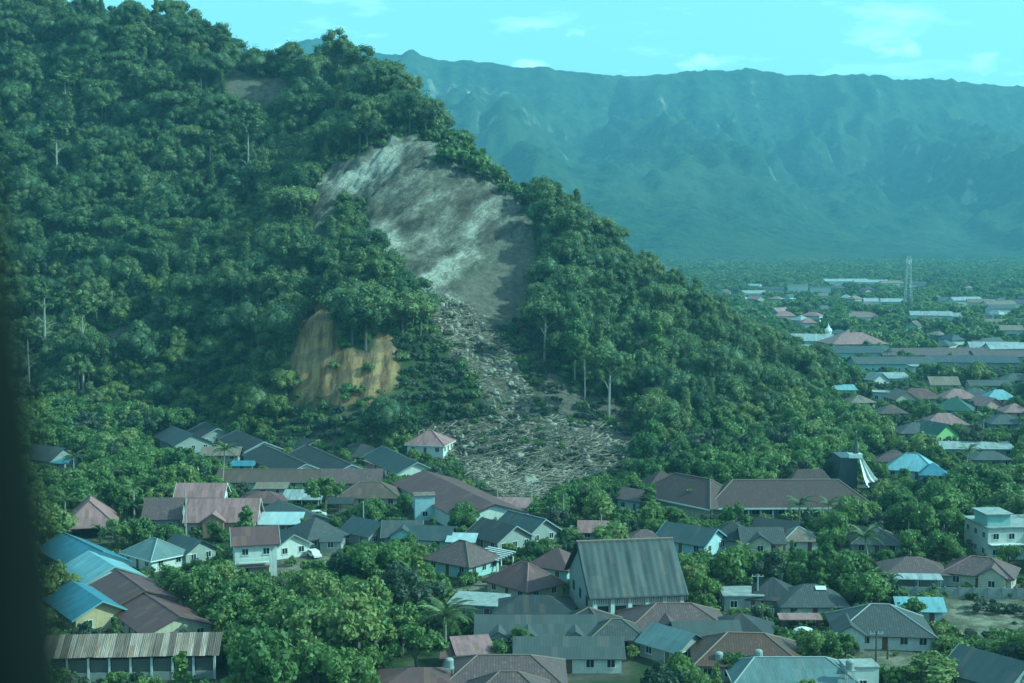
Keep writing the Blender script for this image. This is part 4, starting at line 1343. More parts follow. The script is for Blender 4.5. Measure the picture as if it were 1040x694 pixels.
far = [
 ('house with bright lime green gable and green roof', 949, 448, -64, 11, 9, 2.8, 3.2, 'r_greenroof', 'green', 'gable', 'the lime green gable'),
 ('grey hip roof left of the lime green gable', 929, 446, 0, 11, 9, 2.8, 2.4, 'r_grey', 'grey', 'hip', None),
 ('rosy wide hip roof behind the lime green gable', 958, 437, 0, 13, 9, 2.8, 2.8, 'r_pink', 'tan', 'hip', None),
 ('house with teal green hip roof in the right mid distance', 969, 422, -20, 12, 10, 2.8, 3.4, 'r_greenroof', 'teal', 'hip', None),
 ('pink hip roof directly above the teal green hip', 972, 410, 0, 12, 9, 2.8, 2.8, 'r_pink', 'cream', 'hip', None),
 ('long maroon hip roof left of the pink hip, mid distance', 932, 410, 0, 15, 9, 2.8, 3.0, 'r_maroon', 'grey', 'hip', None),
 ('tan gabled house at left end of the long maroon hip', 915, 411, -80, 9, 8, 2.8, 2.8, 'r_tan', 'cream', 'gable', None),
 ('light turquoise hip roof near the right edge, mid distance', 1014, 411, 0, 11, 8, 2.8, 2.8, 'r_sky', 'white', 'hip', None),
 ('reddish gable left below the light turquoise roof', 1001, 418, -70, 9, 8, 2.8, 2.6, 'r_pink', 'pink', 'gable', None),
 ('pale tan roofed house under the market sheds', 957, 396, 0, 11, 8, 2.8, 2.6, 'r_tan', 'cream', 'gable', None),
 ('white roofed house right of the little mosque side palms', 906, 390, 0, 12, 8, 2.8, 1.6, 'r_white', 'white', 'mono', None),
 ('small white gable left of the white roofed house', 890, 392, -70, 7, 7, 3.0, 2.6, 'r_white', 'white', 'gable', None),
 ('tiny pale blue roof among trees below the dark pointed house', 857, 402, 0, 8, 6, 2.6, 1.4, 'r_sky', 'white', 'mono', None),
 ('white walled hut right of the tiny pale blue roof', 895, 407, -20, 6, 6, 3.4, .3, 'r_white', 'white', 'flat', None),
 ('dark pointed roof house with bright white front, mid distance', 829, 382, -62, 10, 9, 3.0, 4.4, 'r_slate', 'white', 'gable', None),
 ('light grey shed right of the maroon hip in mid distance', 1003, 397, 0, 16, 7, 2.8, 1.6, 'r_grey', 'grey', 'gable', None),
 ('brown roof at mid distance left of the lime green gable', 905, 425, 0, 9, 8, 2.6, 2.2, 'r_brown', 'grey', 'hip', None),
 ('grey roof near right edge above the long low building', 1020, 436, 0, 11, 8, 2.6, 2.2, 'r_grey', 'grey', 'hip', None),
 ('slate roof between the pink hip and the light turquoise roof', 990, 408, 0, 12, 8, 2.6, 2.4, 'r_slate', 'grey', 'hip', None),
 ('white walled block below the market sheds', 935, 382, 0, 9, 7, 4.5, .3, 'r_white', 'white', 'flat', None),
 ('pink roofed row at right edge in mid distance', 1030, 424, 0, 9, 8, 2.6, 2.2, 'r_pink', 'cream', 'hip', None),
 ('grey roof peeking over the mid distance palms at right edge', 1032, 391, 0, 12, 8, 2.6, 2.2, 'r_grey', 'grey', 'hip', None),
 ('tan roofed house below the dark pointed house', 872, 414, 10, 9, 8, 2.6, 2.0, 'r_tan', 'cream', 'hip', None),
]
for lb, px, by, a, L_, W_, h, rs, rf, wl, kd, sh in far:
    H_(lb, px, by, a, L_, W_, h, rs, rf, wl, kd, sh)
mk_ = [
 ('market hall with long grey roofs beyond the spur, nearest row', 905, 377, 2, 36, 15, 4.2, 2.4, 'r_grey', 'teal', 'gable'),
 ('market hall with dusky roof at right of the market rows', 985, 375, -5, 40, 15, 4.0, 2.4, 'r_slate', 'grey', 'gable'),
 ('long grey-mauve roof, middle row of the market sheds', 945, 367, 3, 52, 18, 4.0, 2.6, 'r_rose', 'grey', 'gable'),
 ('wide market building with teal front and many openings', 862, 367, 4, 38, 16, 5.0, 2.4, 'r_slate', 'teal', 'gable'),
 ('pale pink hip roof above the market rows', 866, 357, 8, 30, 20, 5.0, 5.0, 'r_pink', 'pink', 'hip'),
 ('white sheeted market roof beside the spur trees', 816, 354, -10, 30, 16, 5.0, 3.0, 'r_white', 'white', 'gable'),
 ('second white sheeted roof below the first beside spur', 812, 362, -6, 18, 10, 4.0, 2.0, 'r_white', 'teal', 'gable'),
 ('dusky low roof at far right of the market', 1022, 368, 0, 34, 14, 3.5, 2.2, 'r_rose', 'grey', 'gable'),
]
for lb, px, by, a, L_, W_, h, rs, rf, wl, kd in mk_:
    H_(lb, px, by, a, L_, W_, h, rs, rf, wl, kd, None, 'market hall', 'market_hall')
rg_ = np.random.default_rng(5)
for i, (px, by, L_, hh) in enumerate(((752, 297, 16, 4), (765, 302, 26, 4), (787, 299, 20, 5), (810, 300, 22, 10), (833, 301, 24, 9), (836, 305, 10, 4), (858, 290, 60, 5), (884, 291, 44, 5), (905, 292, 30, 5),
        (897, 306, 16, 6), (905, 311, 22, 4), (884, 312, 14, 5), (932, 293, 20, 5), (966, 311, 26, 5), (980, 312, 30, 6), (996, 313, 26, 5), (1014, 315, 30, 5), (1030, 314, 24, 5),
        (1016, 321, 24, 6), (945, 327, 34, 5), (962, 327, 24, 4), (1034, 337, 14, 6), (1012, 336, 18, 5), (1026, 343, 16, 5), (725, 292, 14, 4), (738, 289, 12, 4), (778, 290, 14, 4), (822, 291, 16, 4),
        (1008, 362, 30, 5), (1022, 363, 26, 5), (664, 273, 40, 6), (680, 277, 30, 5), (650, 258, 50, 6), (690, 262, 40, 6), (846, 264, 12, 12), (858, 264, 12, 12), (705, 298, 14, 4), (745, 320, 16, 4))):
    ci = int(rg_.integers(4))
    rf, cw = [('r_white', 'white'), ('r_tan', 'tan'), ('r_grey', 'grey'), ('r_white', 'white')][ci]
    wh_ = ('on the far foothill' if by < 280 else 'at the far right of the valley' if px > 1000 else 'right of the lattice tower' if px > 926 else
           'just left of the lattice tower' if px > 850 else 'left of the tall pale town blocks' if px < 800 else 'beside the tall pale town blocks')
    sz_ = 'tall' if hh >= 9 else 'long' if L_ >= 30 else 'short' if L_ < 18 else 'mid-sized'
    lb = '%s %s-roofed town building %s' % (sz_, cw, wh_)
    H_(lb, px, by, float(rg_.uniform(-12, 12)), L_ * .8, max(8, L_ * .35), hh, 2.4, rf, 'white', 'gable' if hh < 8 else 'flat', None, 'building', 'town_building',
       group='town buildings: ' + lb, win=hh >= 8, doors=0)

# ---- the jumble of small town houses on the valley floor
tries = 0
made = 0
while made < 56 and tries < 3000:
    tries += 1
    D_ = float(rg_.choice([rg_.uniform(640, 760), rg_.uniform(800, 1000), rg_.uniform(1000, 1500)]))
    px = float(rg_.uniform(735 if D_ > 800 else 850, 1046))
    x_ = (px - 520) / F * D_
    if any((x_ - f[0]) ** 2 + (D_ - f[1]) ** 2 < (max(f[3], f[4]) * .5 + 10) ** 2 for f in FOOT):
        continue
    rk_n, cw = [('r_brown', 'brown'), ('r_tan', 'tan'), ('r_grey', 'grey'), ('r_pink', 'pink'), ('r_maroon', 'maroon'), ('r_slate', 'slate'), ('r_white', 'white')][int(rg_.integers(7))]
    gb = rg_.random() < .5
    L_ = float(rg_.uniform(8, 15))
    far_ = 'beyond the market' if D_ > 1000 else 'behind the market roofs' if D_ > 800 else 'just this side of the market'
    lr_ = 'far right' if px > 980 else 'right of the lattice tower' if px > 926 else 'left of the lattice tower' if px > 840 else 'near the spur edge'
    lb = 'small %s-roofed %s house %s, %s' % (cw, 'gabled' if gb else 'hipped', far_, lr_)
    H_(lb, 0, 0, float(rg_.uniform(-90, 90)), L_, float(rg_.uniform(6.5, 9)), float(rg_.uniform(2.6, 5)), float(rg_.uniform(1.6, 3)), rk_n,
       ['white', 'cream', 'grey', 'teal'][int(rg_.integers(4))], 'gable' if gb else 'hip', None, 'house', 'town_house', group='town houses: ' + lb, win=False, at_xy=(x_, D_))
    made += 1

# ---- rusty shed built sheet by sheet
p = on_ground(138, 684)
rs_ = bpy.data.objects.new('rusty_shed', None); COL.objects.link(rs_)
rs_.location = (p[0], p[1], 0); rs_.rotation_euler = (0, 0, R(3.5))
tag(rs_, 'long open shed under rust-streaked corrugated roof sheets at bottom left', 'shed')
LN, WD, HE, RI = 24.5, 7.0, 3.7, 2.3
ns = 27
sw = (LN + 1) / ns
b = MB()
cols = 8
slope = math.hypot(WD / 2 + .6, RI)
for i in range(cols):
    x0, x1 = (i / cols - .5) * (sw + .10), ((i + 1) / cols - .5) * (sw + .10)
    z0, z1 = (.045 if i % 2 else 0), (0 if i % 2 else .045)
    b.poly([(x0, -slope, z0), (x1, -slope, z1), (x1, 0, z1), (x0, 0, z0)], [(x0, slope), (x1, slope), (x1, 0), (x0, 0)])
shm = b.mesh('roof_sheet', M['r_rust'])
rr = random.Random(3)
for i in range(ns):
    o = obj('roof_sheet', shm, rs_, ((i + .5) * sw - (LN + 1) / 2, .0 + rr.uniform(-.08, .08), HE + RI + .012 * (i % 2) + rr.uniform(0, .03)))
    o.rotation_euler = (math.atan2(RI, WD / 2 + .6) + rr.uniform(-.012, .012), rr.uniform(-.02, .02), rr.uniform(-.012, .012))
b = MB(); slab(b, [(LN / 2 + .5, WD / 2 + .6, HE), (-LN / 2 - .5, WD / 2 + .6, HE), (-LN / 2 - .5, .05, HE + RI - .03), (LN / 2 + .5, .05, HE + RI - .03)], [(0, 4), (25, 4), (25, 0), (0, 0)])
b.build('rear_roof', M['r_rust'], rs_)
b = MB(); b.box(-LN / 2, LN / 2, WD / 2 - .2, WD / 2, -.5, HE - .05); b.build('rear_wall', M['dark_wall'], rs_)
b = MB(); b.box(-LN / 2, LN / 2, -WD / 2 - .1, -WD / 2 + .1, -.5, 1.3); b.build('low_wall', M['w_grey'], rs_)
b = MB(); b.box(-.16, .16, -.16, .16, -.5, HE - .25); pst = b.mesh('post', M['trim'])
for i in range(9):
    obj('post', pst, rs_, ((i / 8 - .5) * (LN - .4), -WD / 2, 0))
b = MB(); b.box(-1.25, 1.25, -.02, .02, 1.32, 3.2); pnl = b.mesh('mesh_panel', M['dark_wall'])
for i in range(8):
    obj('mesh_panel', pnl, rs_, (((i + .5) / 8 - .5) * (LN - .4), -WD / 2 + .2, 0))
FOOT.append((p[0], p[1], R(3.5), LN + 1, WD + 1, HE + RI, 'the rusty shed', math.hypot(p[0], p[1])))

# ---- tall grey hall
p = at(634, 640, 239)
hl = bpy.data.objects.new('hall', None); COL.objects.link(hl)
hl.location = (p[0], p[1], 0); hl.rotation_euler = (0, 0, R(9))
tag(hl, 'big hall with tall steep wavy grey metal roof and white columned front', 'hall')
HL, HW, HH, HR = 15.6, 19.0, 5.3, 6.6
nu, nv = 66, 14
V, UV_ = [], []
for sg in (-1, 1):
    for j in range(nv + 1):
        for i in range(nu + 1):
            u_, v_ = (i / nu - .5) * (HL + 1.4), j / nv
            wv = .16 * math.sin(u_ * 1.9 + 1.4 * v_ + .7 * math.sin(u_ * .7)) * math.sin(math.pi * min(1, v_ * 1.15)) + .05 * math.sin(u_ * 5.1 + 3 * v_)
            y_ = sg * (HW / 2 + .9) * v_
            V.append((u_, y_, HH + HR - (HR + .75) * v_ ** 1.0 + wv))
            UV_.append((u_, 11.5 * v_))
me = bpy.data.meshes.new('roof')
fc = []
for s_ in range(2):
    o_ = s_ * (nu + 1) * (nv + 1)
    for j in range(nv):
        for i in range(nu):
            a_ = o_ + j * (nu + 1) + i
            q_ = (a_, a_ + 1, a_ + nu + 2, a_ + nu + 1)
            fc.append(q_ if s_ else q_[::-1])
me.from_pydata(V, [], fc)
ul = me.uv_layers.new(name='UVMap')
for lp in me.loops:
    ul.data[lp.index].uv = UV_[lp.vertex_index]
me.materials.append(M['r_grey'])
for pl in me.polygons:
    pl.use_smooth = True
ro = obj('roof', me, hl)
sm_ = ro.modifiers.new('thickness', 'SOLIDIFY'); sm_.thickness = .1; sm_.offset = 0
b = MB(); b.tube([(-HL / 2 - .75, 0, HH + HR + .06), (HL / 2 + .75, 0, HH + HR + .06)], .2, 6); b.build('ridge_cap', M['r_tan'], ro)
b = MB()
pr = [(-HW / 2, -.5), (HW / 2, -.5), (HW / 2, HH - .35), (0, HH + HR - .5), (-HW / 2, HH - .35)]
A_ = [(-HL / 2, q_[0], q_[1]) for q_ in pr]; B_ = [(HL / 2, q_[0], q_[1]) for q_ in pr]
b.poly(A_[::-1], None, 1); b.poly(B_, None, 1)
for i in range(5):
    j = (i + 1) % 5
    b.poly([A_[i], A_[j], B_[j], B_[i]], None, 0)
b.build('wall', [M['w_white'], M['w_grey']], hl)
b = MB(); b.box(-.32, .32, -.32, .32, -.5, 4.6); cm = b.mesh('column', M['church_white'])
for i in range(6):
    obj('column', cm, hl, ((i / 5 - .5) * (HL - .8), -HW / 2 - .35, 0))
b = MB(); b.box(-.9, .9, -.03, .03, 0.2, 3.1); om = b.mesh('doorway', M['dark_fill'])  # dark sheets painted as shaded doorways, no opening is cut
for i in range(5):
    obj('doorway', om, hl, (((i + .5) / 5 - .5) * (HL - .8), -HW / 2 - .04, 0))
b = MB()
for i in range(44):
    x_ = (i / 43 - .5) * (HL + 1)
    b.box(x_ - .08, x_ + .08, -HW / 2 - .80, -HW / 2 - .74, 3.75, 4.5)
b.build('eave_fringe', M['dark_wall'], hl, kind='stuff')
b = MB(); b.box(-.05, .05, -.7, .7, 0, 1.6)
wm = b.mesh('side_window', M['dark_fill'])
for i in range(3):
    obj('side_window', wm, hl, (-HL / 2 - .03, -5.5 + i * 5.5, 2.2))
b = MB()
for sy in (-1, 1):
    pts = [(-HL / 2 - .72, sy * (HW / 2 + .9), HH - .95), (-HL / 2 - .72, sy * (HW / 2 + .9), HH - .62), (-HL / 2 - .72, 0, HH + HR + .12), (-HL / 2 - .72, 0, HH + HR - .25)]
    b.poly(pts); b.poly([(q_[0] - .07, q_[1], q_[2]) for q_ in pts][::-1])
b.build('bargeboard', M['r_dark'], hl)
FOOT.append((p[0], p[1], R(9), HL + 2, HW + 2, HH + HR, 'the tall grey hall', math.hypot(p[0], p[1])))

# ---- school: main block, left wing
p = at(797, 530, 317.5)
sc2 = bpy.data.objects.new('school', None); COL.objects.link(sc2)
sc2.location = (p[0], p[1], 0); sc2.rotation_euler = (0, 0, R(1))
tag(sc2, 'long school-like building with dark red tiled hip roof and white verandah posts', 'school')
b, ln_ = roof_shape('hip', 36, 12.5, 3.8, 4.3, 1.1, .95)
r1 = b.build('roof', M['r_school'], sc2)
c = MB()
for a_, d_ in ln_:
    c.tube([Vector(a_) + Vector((0, 0, .04)), Vector(d_) + Vector((0, 0, .04))], .16, 5)
c.build('ridge_cap', M['r_tan'], r1)
b = MB(); b.box(-17.5, 17.5, -4.0, 6.0, -.5, 3.7); b.build('wall', M['w_grey'], sc2)
b = MB(); b.box(-19.15, 19.15, -7.45, -7.33, 2.75, 3.12); b.build('fascia', M['trim'], sc2)
b = MB(); b.box(-.14, .14, -.14, .14, -.5, 3.0); pst = b.mesh('post', M['trim'])
for i in range(14):
    obj('post', pst, sc2, ((i / 13 - .5) * 35.6, -6.7, 0))
for i in range(12):
    window(sc2, (i / 11 - .5) * 33, -4.005, 1.0, 0, 1.8, 1.5)
p2 = at(676, 512, 332)
wg = MB()
b, ln_ = roof_shape('hip', 22, 12.3, 3.8, 4.35, 1.0, .9)
wr = b.build('wing_roof', M['r_school'], sc2, loc=(-20.6, 4.6, .03), rotz=R(129))
c = MB()
for a_, d_ in ln_:
    c.tube([Vector(a_) + Vector((0, 0, .04)), Vector(d_) + Vector((0, 0, .04))], .16, 5)
c.build('ridge_cap', M['r_tan'], wr)
b = MB(); b.box(-10.2, 9.0, -5.5, 5.5, -.5, 3.7); b.build('wing_wall', M['w_cream'], sc2, loc=(-20.6, 4.6, .03), rotz=R(129))
b = MB(); b.box(-11.9, 10.5, 7.1, 7.22, 2.8, 3.1); b.build('wing_fascia', M['trim'], sc2, loc=(-20.6, 4.6, .03), rotz=R(129))
FOOT.append((p[0], p[1], R(1), 39, 14, 8, 'the school', math.hypot(p[0], p[1])))
FOOT.append((p[0] - 22.0, p[1] + 5.5, R(129), 22, 13, 8, 'the school wing', math.hypot(p[0], p[1])))
H_('dark brown roof hump behind the right end of the school roof', 822, 513, 0, 14, 8, 3.6, 5.0, 'r_school', 'grey', 'hip', None, D=None)
H_('dark brown roof at far left behind the school wing', 672, 505, 10, 9, 8, 3.4, 3.0, 'r_school', 'grey', 'hip', None)

# ---- tent-like church
p = at(870, 503, 346)
ch = bpy.data.objects.new('church', None); COL.objects.link(ch)
ch.location = (p[0], p[1], 0)
tag(ch, 'modern church with white pleated tent roof, dark flank and slim spire', 'church')
nf_ = 5
def ringp(k, rad, z, a0=-80, a1=40):
    t_ = R(a0 + (a1 - a0) * k / (2 * nf_))
    return (rad * math.cos(t_), rad * math.sin(t_), z)
for k in range(nf_):
    for half, mt_ in ((0, 'church_white'), (1, 'concrete')):  # shaded facet of each fold: its shade is put into the greyer colour
        i0 = 2 * k + half
        ra, rb = (8.4, 7.4) if half == 0 else (7.4, 8.4)
        ta, tb = (1.35, 1.05) if half == 0 else (1.05, 1.35)
        b = MB()
        q_ = [ringp(i0, ra, .3), ringp(i0 + (1.35 if half == 0 else 1), rb, .3), ringp(i0 + (1.35 if half == 0 else 1), tb, 8.4), ringp(i0, ta, 8.4)]
        if half == 1:
            q_ = [ringp(i0 + .35, ra, .3), ringp(i0 + 1, rb, .3), ringp(i0 + 1, tb, 8.4), ringp(i0 + .35, ta, 8.4)]
        m0 = [((q_[0][t_] + q_[3][t_]) / 2 * (.86 if t_ < 2 else .92)) for t_ in range(3)]
        m1 = [((q_[1][t_] + q_[2][t_]) / 2 * (.86 if t_ < 2 else .92)) for t_ in range(3)]
        slab(b, [q_[0], q_[1], m1, m0], [(0, 0)] * 4, .08)
        slab(b, [m0, m1, q_[2], q_[3]], [(0, 0)] * 4, .08)
        b.build('roof_pleat', M[mt_], ch)
b = MB()
Af = [(-5.2, 0.5, -.5), (.2, 0.5, -.5), (.2, 0.5, 8.3), (-3.9, 0.5, 8.3)]
Bf = [(-5.2, 11, -.5), (.2, 11, -.5), (.2, 10, 8.3), (-3.9, 10, 8.3)]
b.poly(Af); b.poly(Bf[::-1])
for i in range(4):
    b.poly([Af[(i + 1) % 4], Af[i], Bf[i], Bf[(i + 1) % 4]])
b.build('shaded_flank', M['church_dark'], ch)  # shade on the side away from the sun is put into this dark colour
b = MB(); b.box(-2.3, 1.0, -1.1, 1.3, 8.5, 9.5); b.build('crown_block', M['church_white'], ch)
b = MB()
for k in range(6):
    a0, a1 = k * math.pi / 3, (k + 1) * math.pi / 3
    b.poly([(-.4 + .75 * math.cos(a0), .75 * math.sin(a0), 9.6), (-.4 + .75 * math.cos(a1), .75 * math.sin(a1), 9.6), (-.4, 0, 14.4)])
b.build('spire', M['church_dark'], ch)
b = MB(); b.tube([(-.4, 0, 14.3), (-.4, 0, 15.4)], .07, 5); b.box(-.75, -.05, -.05, .05, 14.95, 15.07); b.build('cross', M['steel'], ch)
FOOT.append((p[0], p[1], 0, 16, 16, 9, 'the church', math.hypot(p[0], p[1])))

# ---- little mosque beyond the spur
p = on_ground(841, 352)
ms = bpy.data.objects.new('mosque', None); COL.objects.link(ms)
ms.location = p
tag(ms, 'little white domed mosque tower above the market roofs', 'mosque')
b = MB(); b.box(-5, 5, -5, 5, -.5, 5); b.build('wall', M['w_white'], ms)
b = MB(); b.tube([(0, 0, 5), (0, 0, 8)], [1.8, 1.6], 8); b.build('drum', M['w_white'], ms)
b = MB(); b.tube([(0, 0, 8), (0, 0, 8.8), (0, 0, 9.6), (0, 0, 10.4), (0, 0, 11.6), (0, 0, 13)], [1.9, 2.1, 1.7, .9, .25, .05], 10); b.build('dome', M['church_white'], ms)

# ---- lattice tower
p = on_ground(922, 316)
tw = bpy.data.objects.new('lattice_tower', None); COL.objects.link(tw)
tw.location = p
tw.scale = (.8, .8, 1)
tag(tw, 'slim pale lattice communication tower rising from the valley floor', 'tower')
b = MB()
TH = 42.0
for sx, sy in ((-1, -1), (1, -1), (1, 1), (-1, 1)):
    b.tube([(sx * 3.6, sy * 3.6, -.5), (sx * 1.3, sy * 1.3, TH)], .2, 4)
b.build('corner_posts', M['steel'], tw)
br = MB()
for k in range(10):
    z0, z1 = k * TH / 10, (k + 1) * TH / 10
    r0, r1 = 3.6 - 2.3 * k / 10, 3.6 - 2.3 * (k + 1) / 10
    cs = ((-1, -1), (1, -1), (1, 1), (-1, 1))
    for i in range(4):
        a_, c_ = cs[i], cs[(i + 1) % 4]
        br.tube([(a_[0] * r0, a_[1] * r0, z0), (c_[0] * r1, c_[1] * r1, z1)], .1, 3)
        br.tube([(c_[0] * r0, c_[1] * r0, z0), (a_[0] * r1, a_[1] * r1, z1)], .1, 3)
        br.tube([(a_[0] * r1, a_[1] * r1, z1), (c_[0] * r1, c_[1] * r1, z1)], .09, 3)
br.build('bracing', M['steel'], tw)
b = MB(); b.box(-.5, .5, -2.6, -1.9, 0, 3.2); an = b.mesh('antenna', M['church_white'])
for k, (az, zz) in enumerate(((0, 36), (90, 37), (180, 36), (270, 37), (30, 18))):
    obj('antenna', an, tw, (0, 0, zz), R(az))

# ---- concrete boundary wall, panel by panel
p0, p1 = on_ground(858, 606), on_ground(1062, 609)
ln_ = math.hypot(*(p1 - p0)[:2])
bw = bpy.data.objects.new('boundary_wall', None); COL.objects.link(bw)
bw.location = p0; bw.rotation_euler = (0, 0, math.atan2(p1[1] - p0[1], p1[0] - p0[0]))
tag(bw, 'long grey concrete panel wall along the top of the dry field', 'wall')
n_ = 14
b = MB(); b.box(.12, ln_ / n_ - .12, -.06, .06, -.4, 1.9); pm_ = b.mesh('panel', M['concrete'])
b = MB(); b.box(-.14, .14, -.14, .14, -.4, 2.05); qm_ = b.mesh('post', M['concrete'])
for i in range(n_ + 1):
    obj('post', qm_, bw, (i * ln_ / n_, 0, 0))
    if i < n_:
        obj('panel', pm_, bw, (i * ln_ / n_, 0, 0.0))
# white picket fence in the lower right
p0, p1 = on_ground(764, 624), on_ground(786, 627)
wf = bpy.data.objects.new('white_fence', None); COL.objects.link(wf)
wf.location = p0; wf.rotation_euler = (0, 0, math.atan2(p1[1] - p0[1], p1[0] - p0[0]))
tag(wf, 'short white picket fence in front of the dark roofed house', 'fence')
b = MB(); b.box(-.1, .1, -.04, .04, -.3, 1.5); fm = b.mesh('picket', M['trim'])
for i in range(12):
    obj('picket', fm, wf, (i * .34, 0, 0))
b = MB(); b.box(-.1, 3.9, .045, .1, .9, 1.05); b.build('rail', M['trim'], wf)

# ---- utility poles
def pole(px, D, top, label, arms=1, pale=True):
    z = CAM_H - (top - 229) * D / F
    x = (px - 520) / F * D
    e = bpy.data.objects.new('utility_pole', None); COL.objects.link(e)
    e.location = (x, D, 0)
    tag(e, label, 'utility pole')
    b = MB(); b.tube([(0, 0, -.5), (0, 0, z)], [.19, .12], 7); b.build('pole', M['concrete' if pale else 'bark'], e)
    for k in range(arms):
        b = MB(); b.box(-1.0, 1.0, -.06, .06, z - .5 - k * .8, z - .36 - k * .8); ar = b.build('crossarm', M['steel'], e)
        b = MB()
        for q_ in (-.9, -.3, .3, .9):
            b.tube([(q_, 0, z - .36 - k * .8), (q_, 0, z - .12 - k * .8)], .06, 5)
        b.build('insulator', M['trim'], ar)
pole(540, 310, 490, 'pale utility pole with double crossarms at the edge of the debris', 2)
pole(505, 318, 500, 'thin pale pole at the end gable of the long maroon hall', 0)
pole(774, 237, 588, 'utility pole beside the white picket fence', 1)
pole(898, 204, 648, 'tall thin dark pole in the dry yard, the taller of two', 1, False)
pole(910, 210, 664, 'short dark post in the dry yard right of the tall pole', 0, False)
pole(612, 287, 526, 'thin pole beside the pinkish roof and round tree', 0)
pole(367, 296, 512, 'thin pole in front of the hedge in mid village', 0)
pole(184, 288, 498, 'thin pole left of the arched-door brick house', 0)
pole(644, 264, 558, 'thin pole behind the right end of the tall grey hall', 0)
pole(573, 300, 505, 'thin pole among trees below the debris fan', 0)

# ---- small things
def tank(px, D, z, label):
    e = bpy.data.objects.new('water_tank', None); COL.objects.link(e)
    e.location = ((px - 520) / F * D, D, 0)
    tag(e, label, 'water tank')
    b = MB()
    for sx in (-1, 1):
        for sy in (-1, 1):
            b.tube([(sx * .5, sy * .5, -.5), (sx * .5, sy * .5, z)], .06, 4)
    b.box(-.65, .65, -.65, .65, z, z + .1)
    b.build('stand', M['steel'], e)
    b = MB(); b.tube([(0, 0, z + .1), (0, 0, z + 1.2), (0, 0, z + 1.4), (0, 0, z + 1.5)], [.6, .6, .45, .15], 12); b.build('tank', M['concrete'], e)
tank(776, 199.5, 3.3, 'grey water tank on stand behind the blue-grey metal roof')
tank(735, 200, 2.8, 'grey water tank on stand left of the blue-grey metal roof')
tank(871, 192, 4.1, 'small pale tank on top of the small white block')
tank(455, 192, 4.4, 'white tank on stand between the two maroon roofs at bottom')
e = bpy.data.objects.new('sun_canopy', None); COL.objects.link(e)
q_ = on_ground(816, 652); e.location = q_
tag(e, 'small domed white canopy in a garden below the skylight house', 'canopy')
b = MB(); b.tube([(0, 0, 1.7), (0, 0, 2.0), (0, 0, 2.25), (0, 0, 2.4)], [1.7, 1.5, .9, .1], 10); b.build('cover', M['church_white'], e)
b = MB()
for k in range(4):
    a_ = math.pi / 4 + k * math.pi / 2
    b.tube([(1.4 * math.cos(a_), 1.4 * math.sin(a_), -.3), (1.4 * math.cos(a_), 1.4 * math.sin(a_), 1.75)], .05, 4)
b.build('legs', M['steel'], e)
def car(px, by, a, label):
    e = bpy.data.objects.new('parked_car', None); COL.objects.link(e)
    e.location = on_ground(px, by); e.rotation_euler = (0, 0, R(a))
    tag(e, label, 'car')
    b = MB()
    prof = [(-2.1, .35), (2.1, .35), (2.15, .75), (1.3, .95), (.7, 1.42), (-1.2, 1.45), (-1.95, .95), (-2.15, .8)]
    A_ = [(x_, -.8, z_) for x_, z_ in prof]; B_ = [(x_, .8, z_) for x_, z_ in prof]
    b.poly(A_); b.poly(B_[::-1])
    for i in range(len(prof)):
        j = (i + 1) % len(prof)
        b.poly([A_[j], A_[i], B_[i], B_[j]])
    b.build('body', M['church_white'], e)
    b = MB()
    for s_ in (-1, 1):
        q_ = [(-1.5, s_ * .812, .98), (1.0, s_ * .812, .98), (.62, s_ * .812, 1.34), (-1.1, s_ * .812, 1.36)]
        b.poly(q_ if s_ < 0 else q_[::-1])
    b.build('side_window', M['glass'], e)
    b = MB(); b.tube([(0, -.1, 0), (0, .1, 0)], .32, 10); wm_ = b.mesh('wheel', M['black_rubber'])
    for sx in (-1.3, 1.3):
        for sy in (-.75, .75):
            obj('wheel', wm_, e, (sx, sy, .32))
car(319, 566, -60, 'white car parked in front of the steep dark hip roof')
car(322, 525, 20, 'white car parked right of the pale aqua shed')

# ------------------------------------------------------------------ planting
# how each footprint shows in the picture, so that no planted tree hides a house the photograph shows
RECT = []
for (x, y, a, L_, W_, zt, sh, dd) in FOOT:
    if dd > 640 and max(L_, W_) < 17 and random.random() < .45:
        continue
    ca, sa = math.cos(a), math.sin(a)
    cx_ = np.array([sx * L_ / 2 * ca - sy * W_ / 2 * sa + x for sx in (-1, 1) for sy in (-1, 1)])
    cy_ = np.array([sx * L_ / 2 * sa + sy * W_ / 2 * ca + y for sx in (-1, 1) for sy in (-1, 1)])
    px0, py0 = proj(cx_, cy_, zt * np.ones(4))
    px1, py1 = proj(cx_, cy_, np.full(4, 0.9))
    RECT.append([px0.min(), max(py0.min(), py0.mean() - 3), px0.max(), py1.max(), y, 0.0])
    if dd < 300:
        pxw, pyw = proj(cx_, cy_, zt * .5 * np.ones(4))
        RECT.append([pxw.min() + 3, np.sort(pyw)[1], pxw.max() - 3, py1.max(), y, 0.0])
FA = np.array([[f[0], f[1], f[2], f[3], f[4], f[5], f[7]] for f in FOOT])
def in_foot(x, y, m):
    dx, dy = x - FA[:, 0], y - FA[:, 1]
    u = dx * np.cos(FA[:, 2]) + dy * np.sin(FA[:, 2])
    v = -dx * np.sin(FA[:, 2]) + dy * np.cos(FA[:, 2])
    return bool(np.any((np.abs(u) < FA[:, 3] / 2 + m) & (np.abs(v) < FA[:, 4] / 2 + m)))
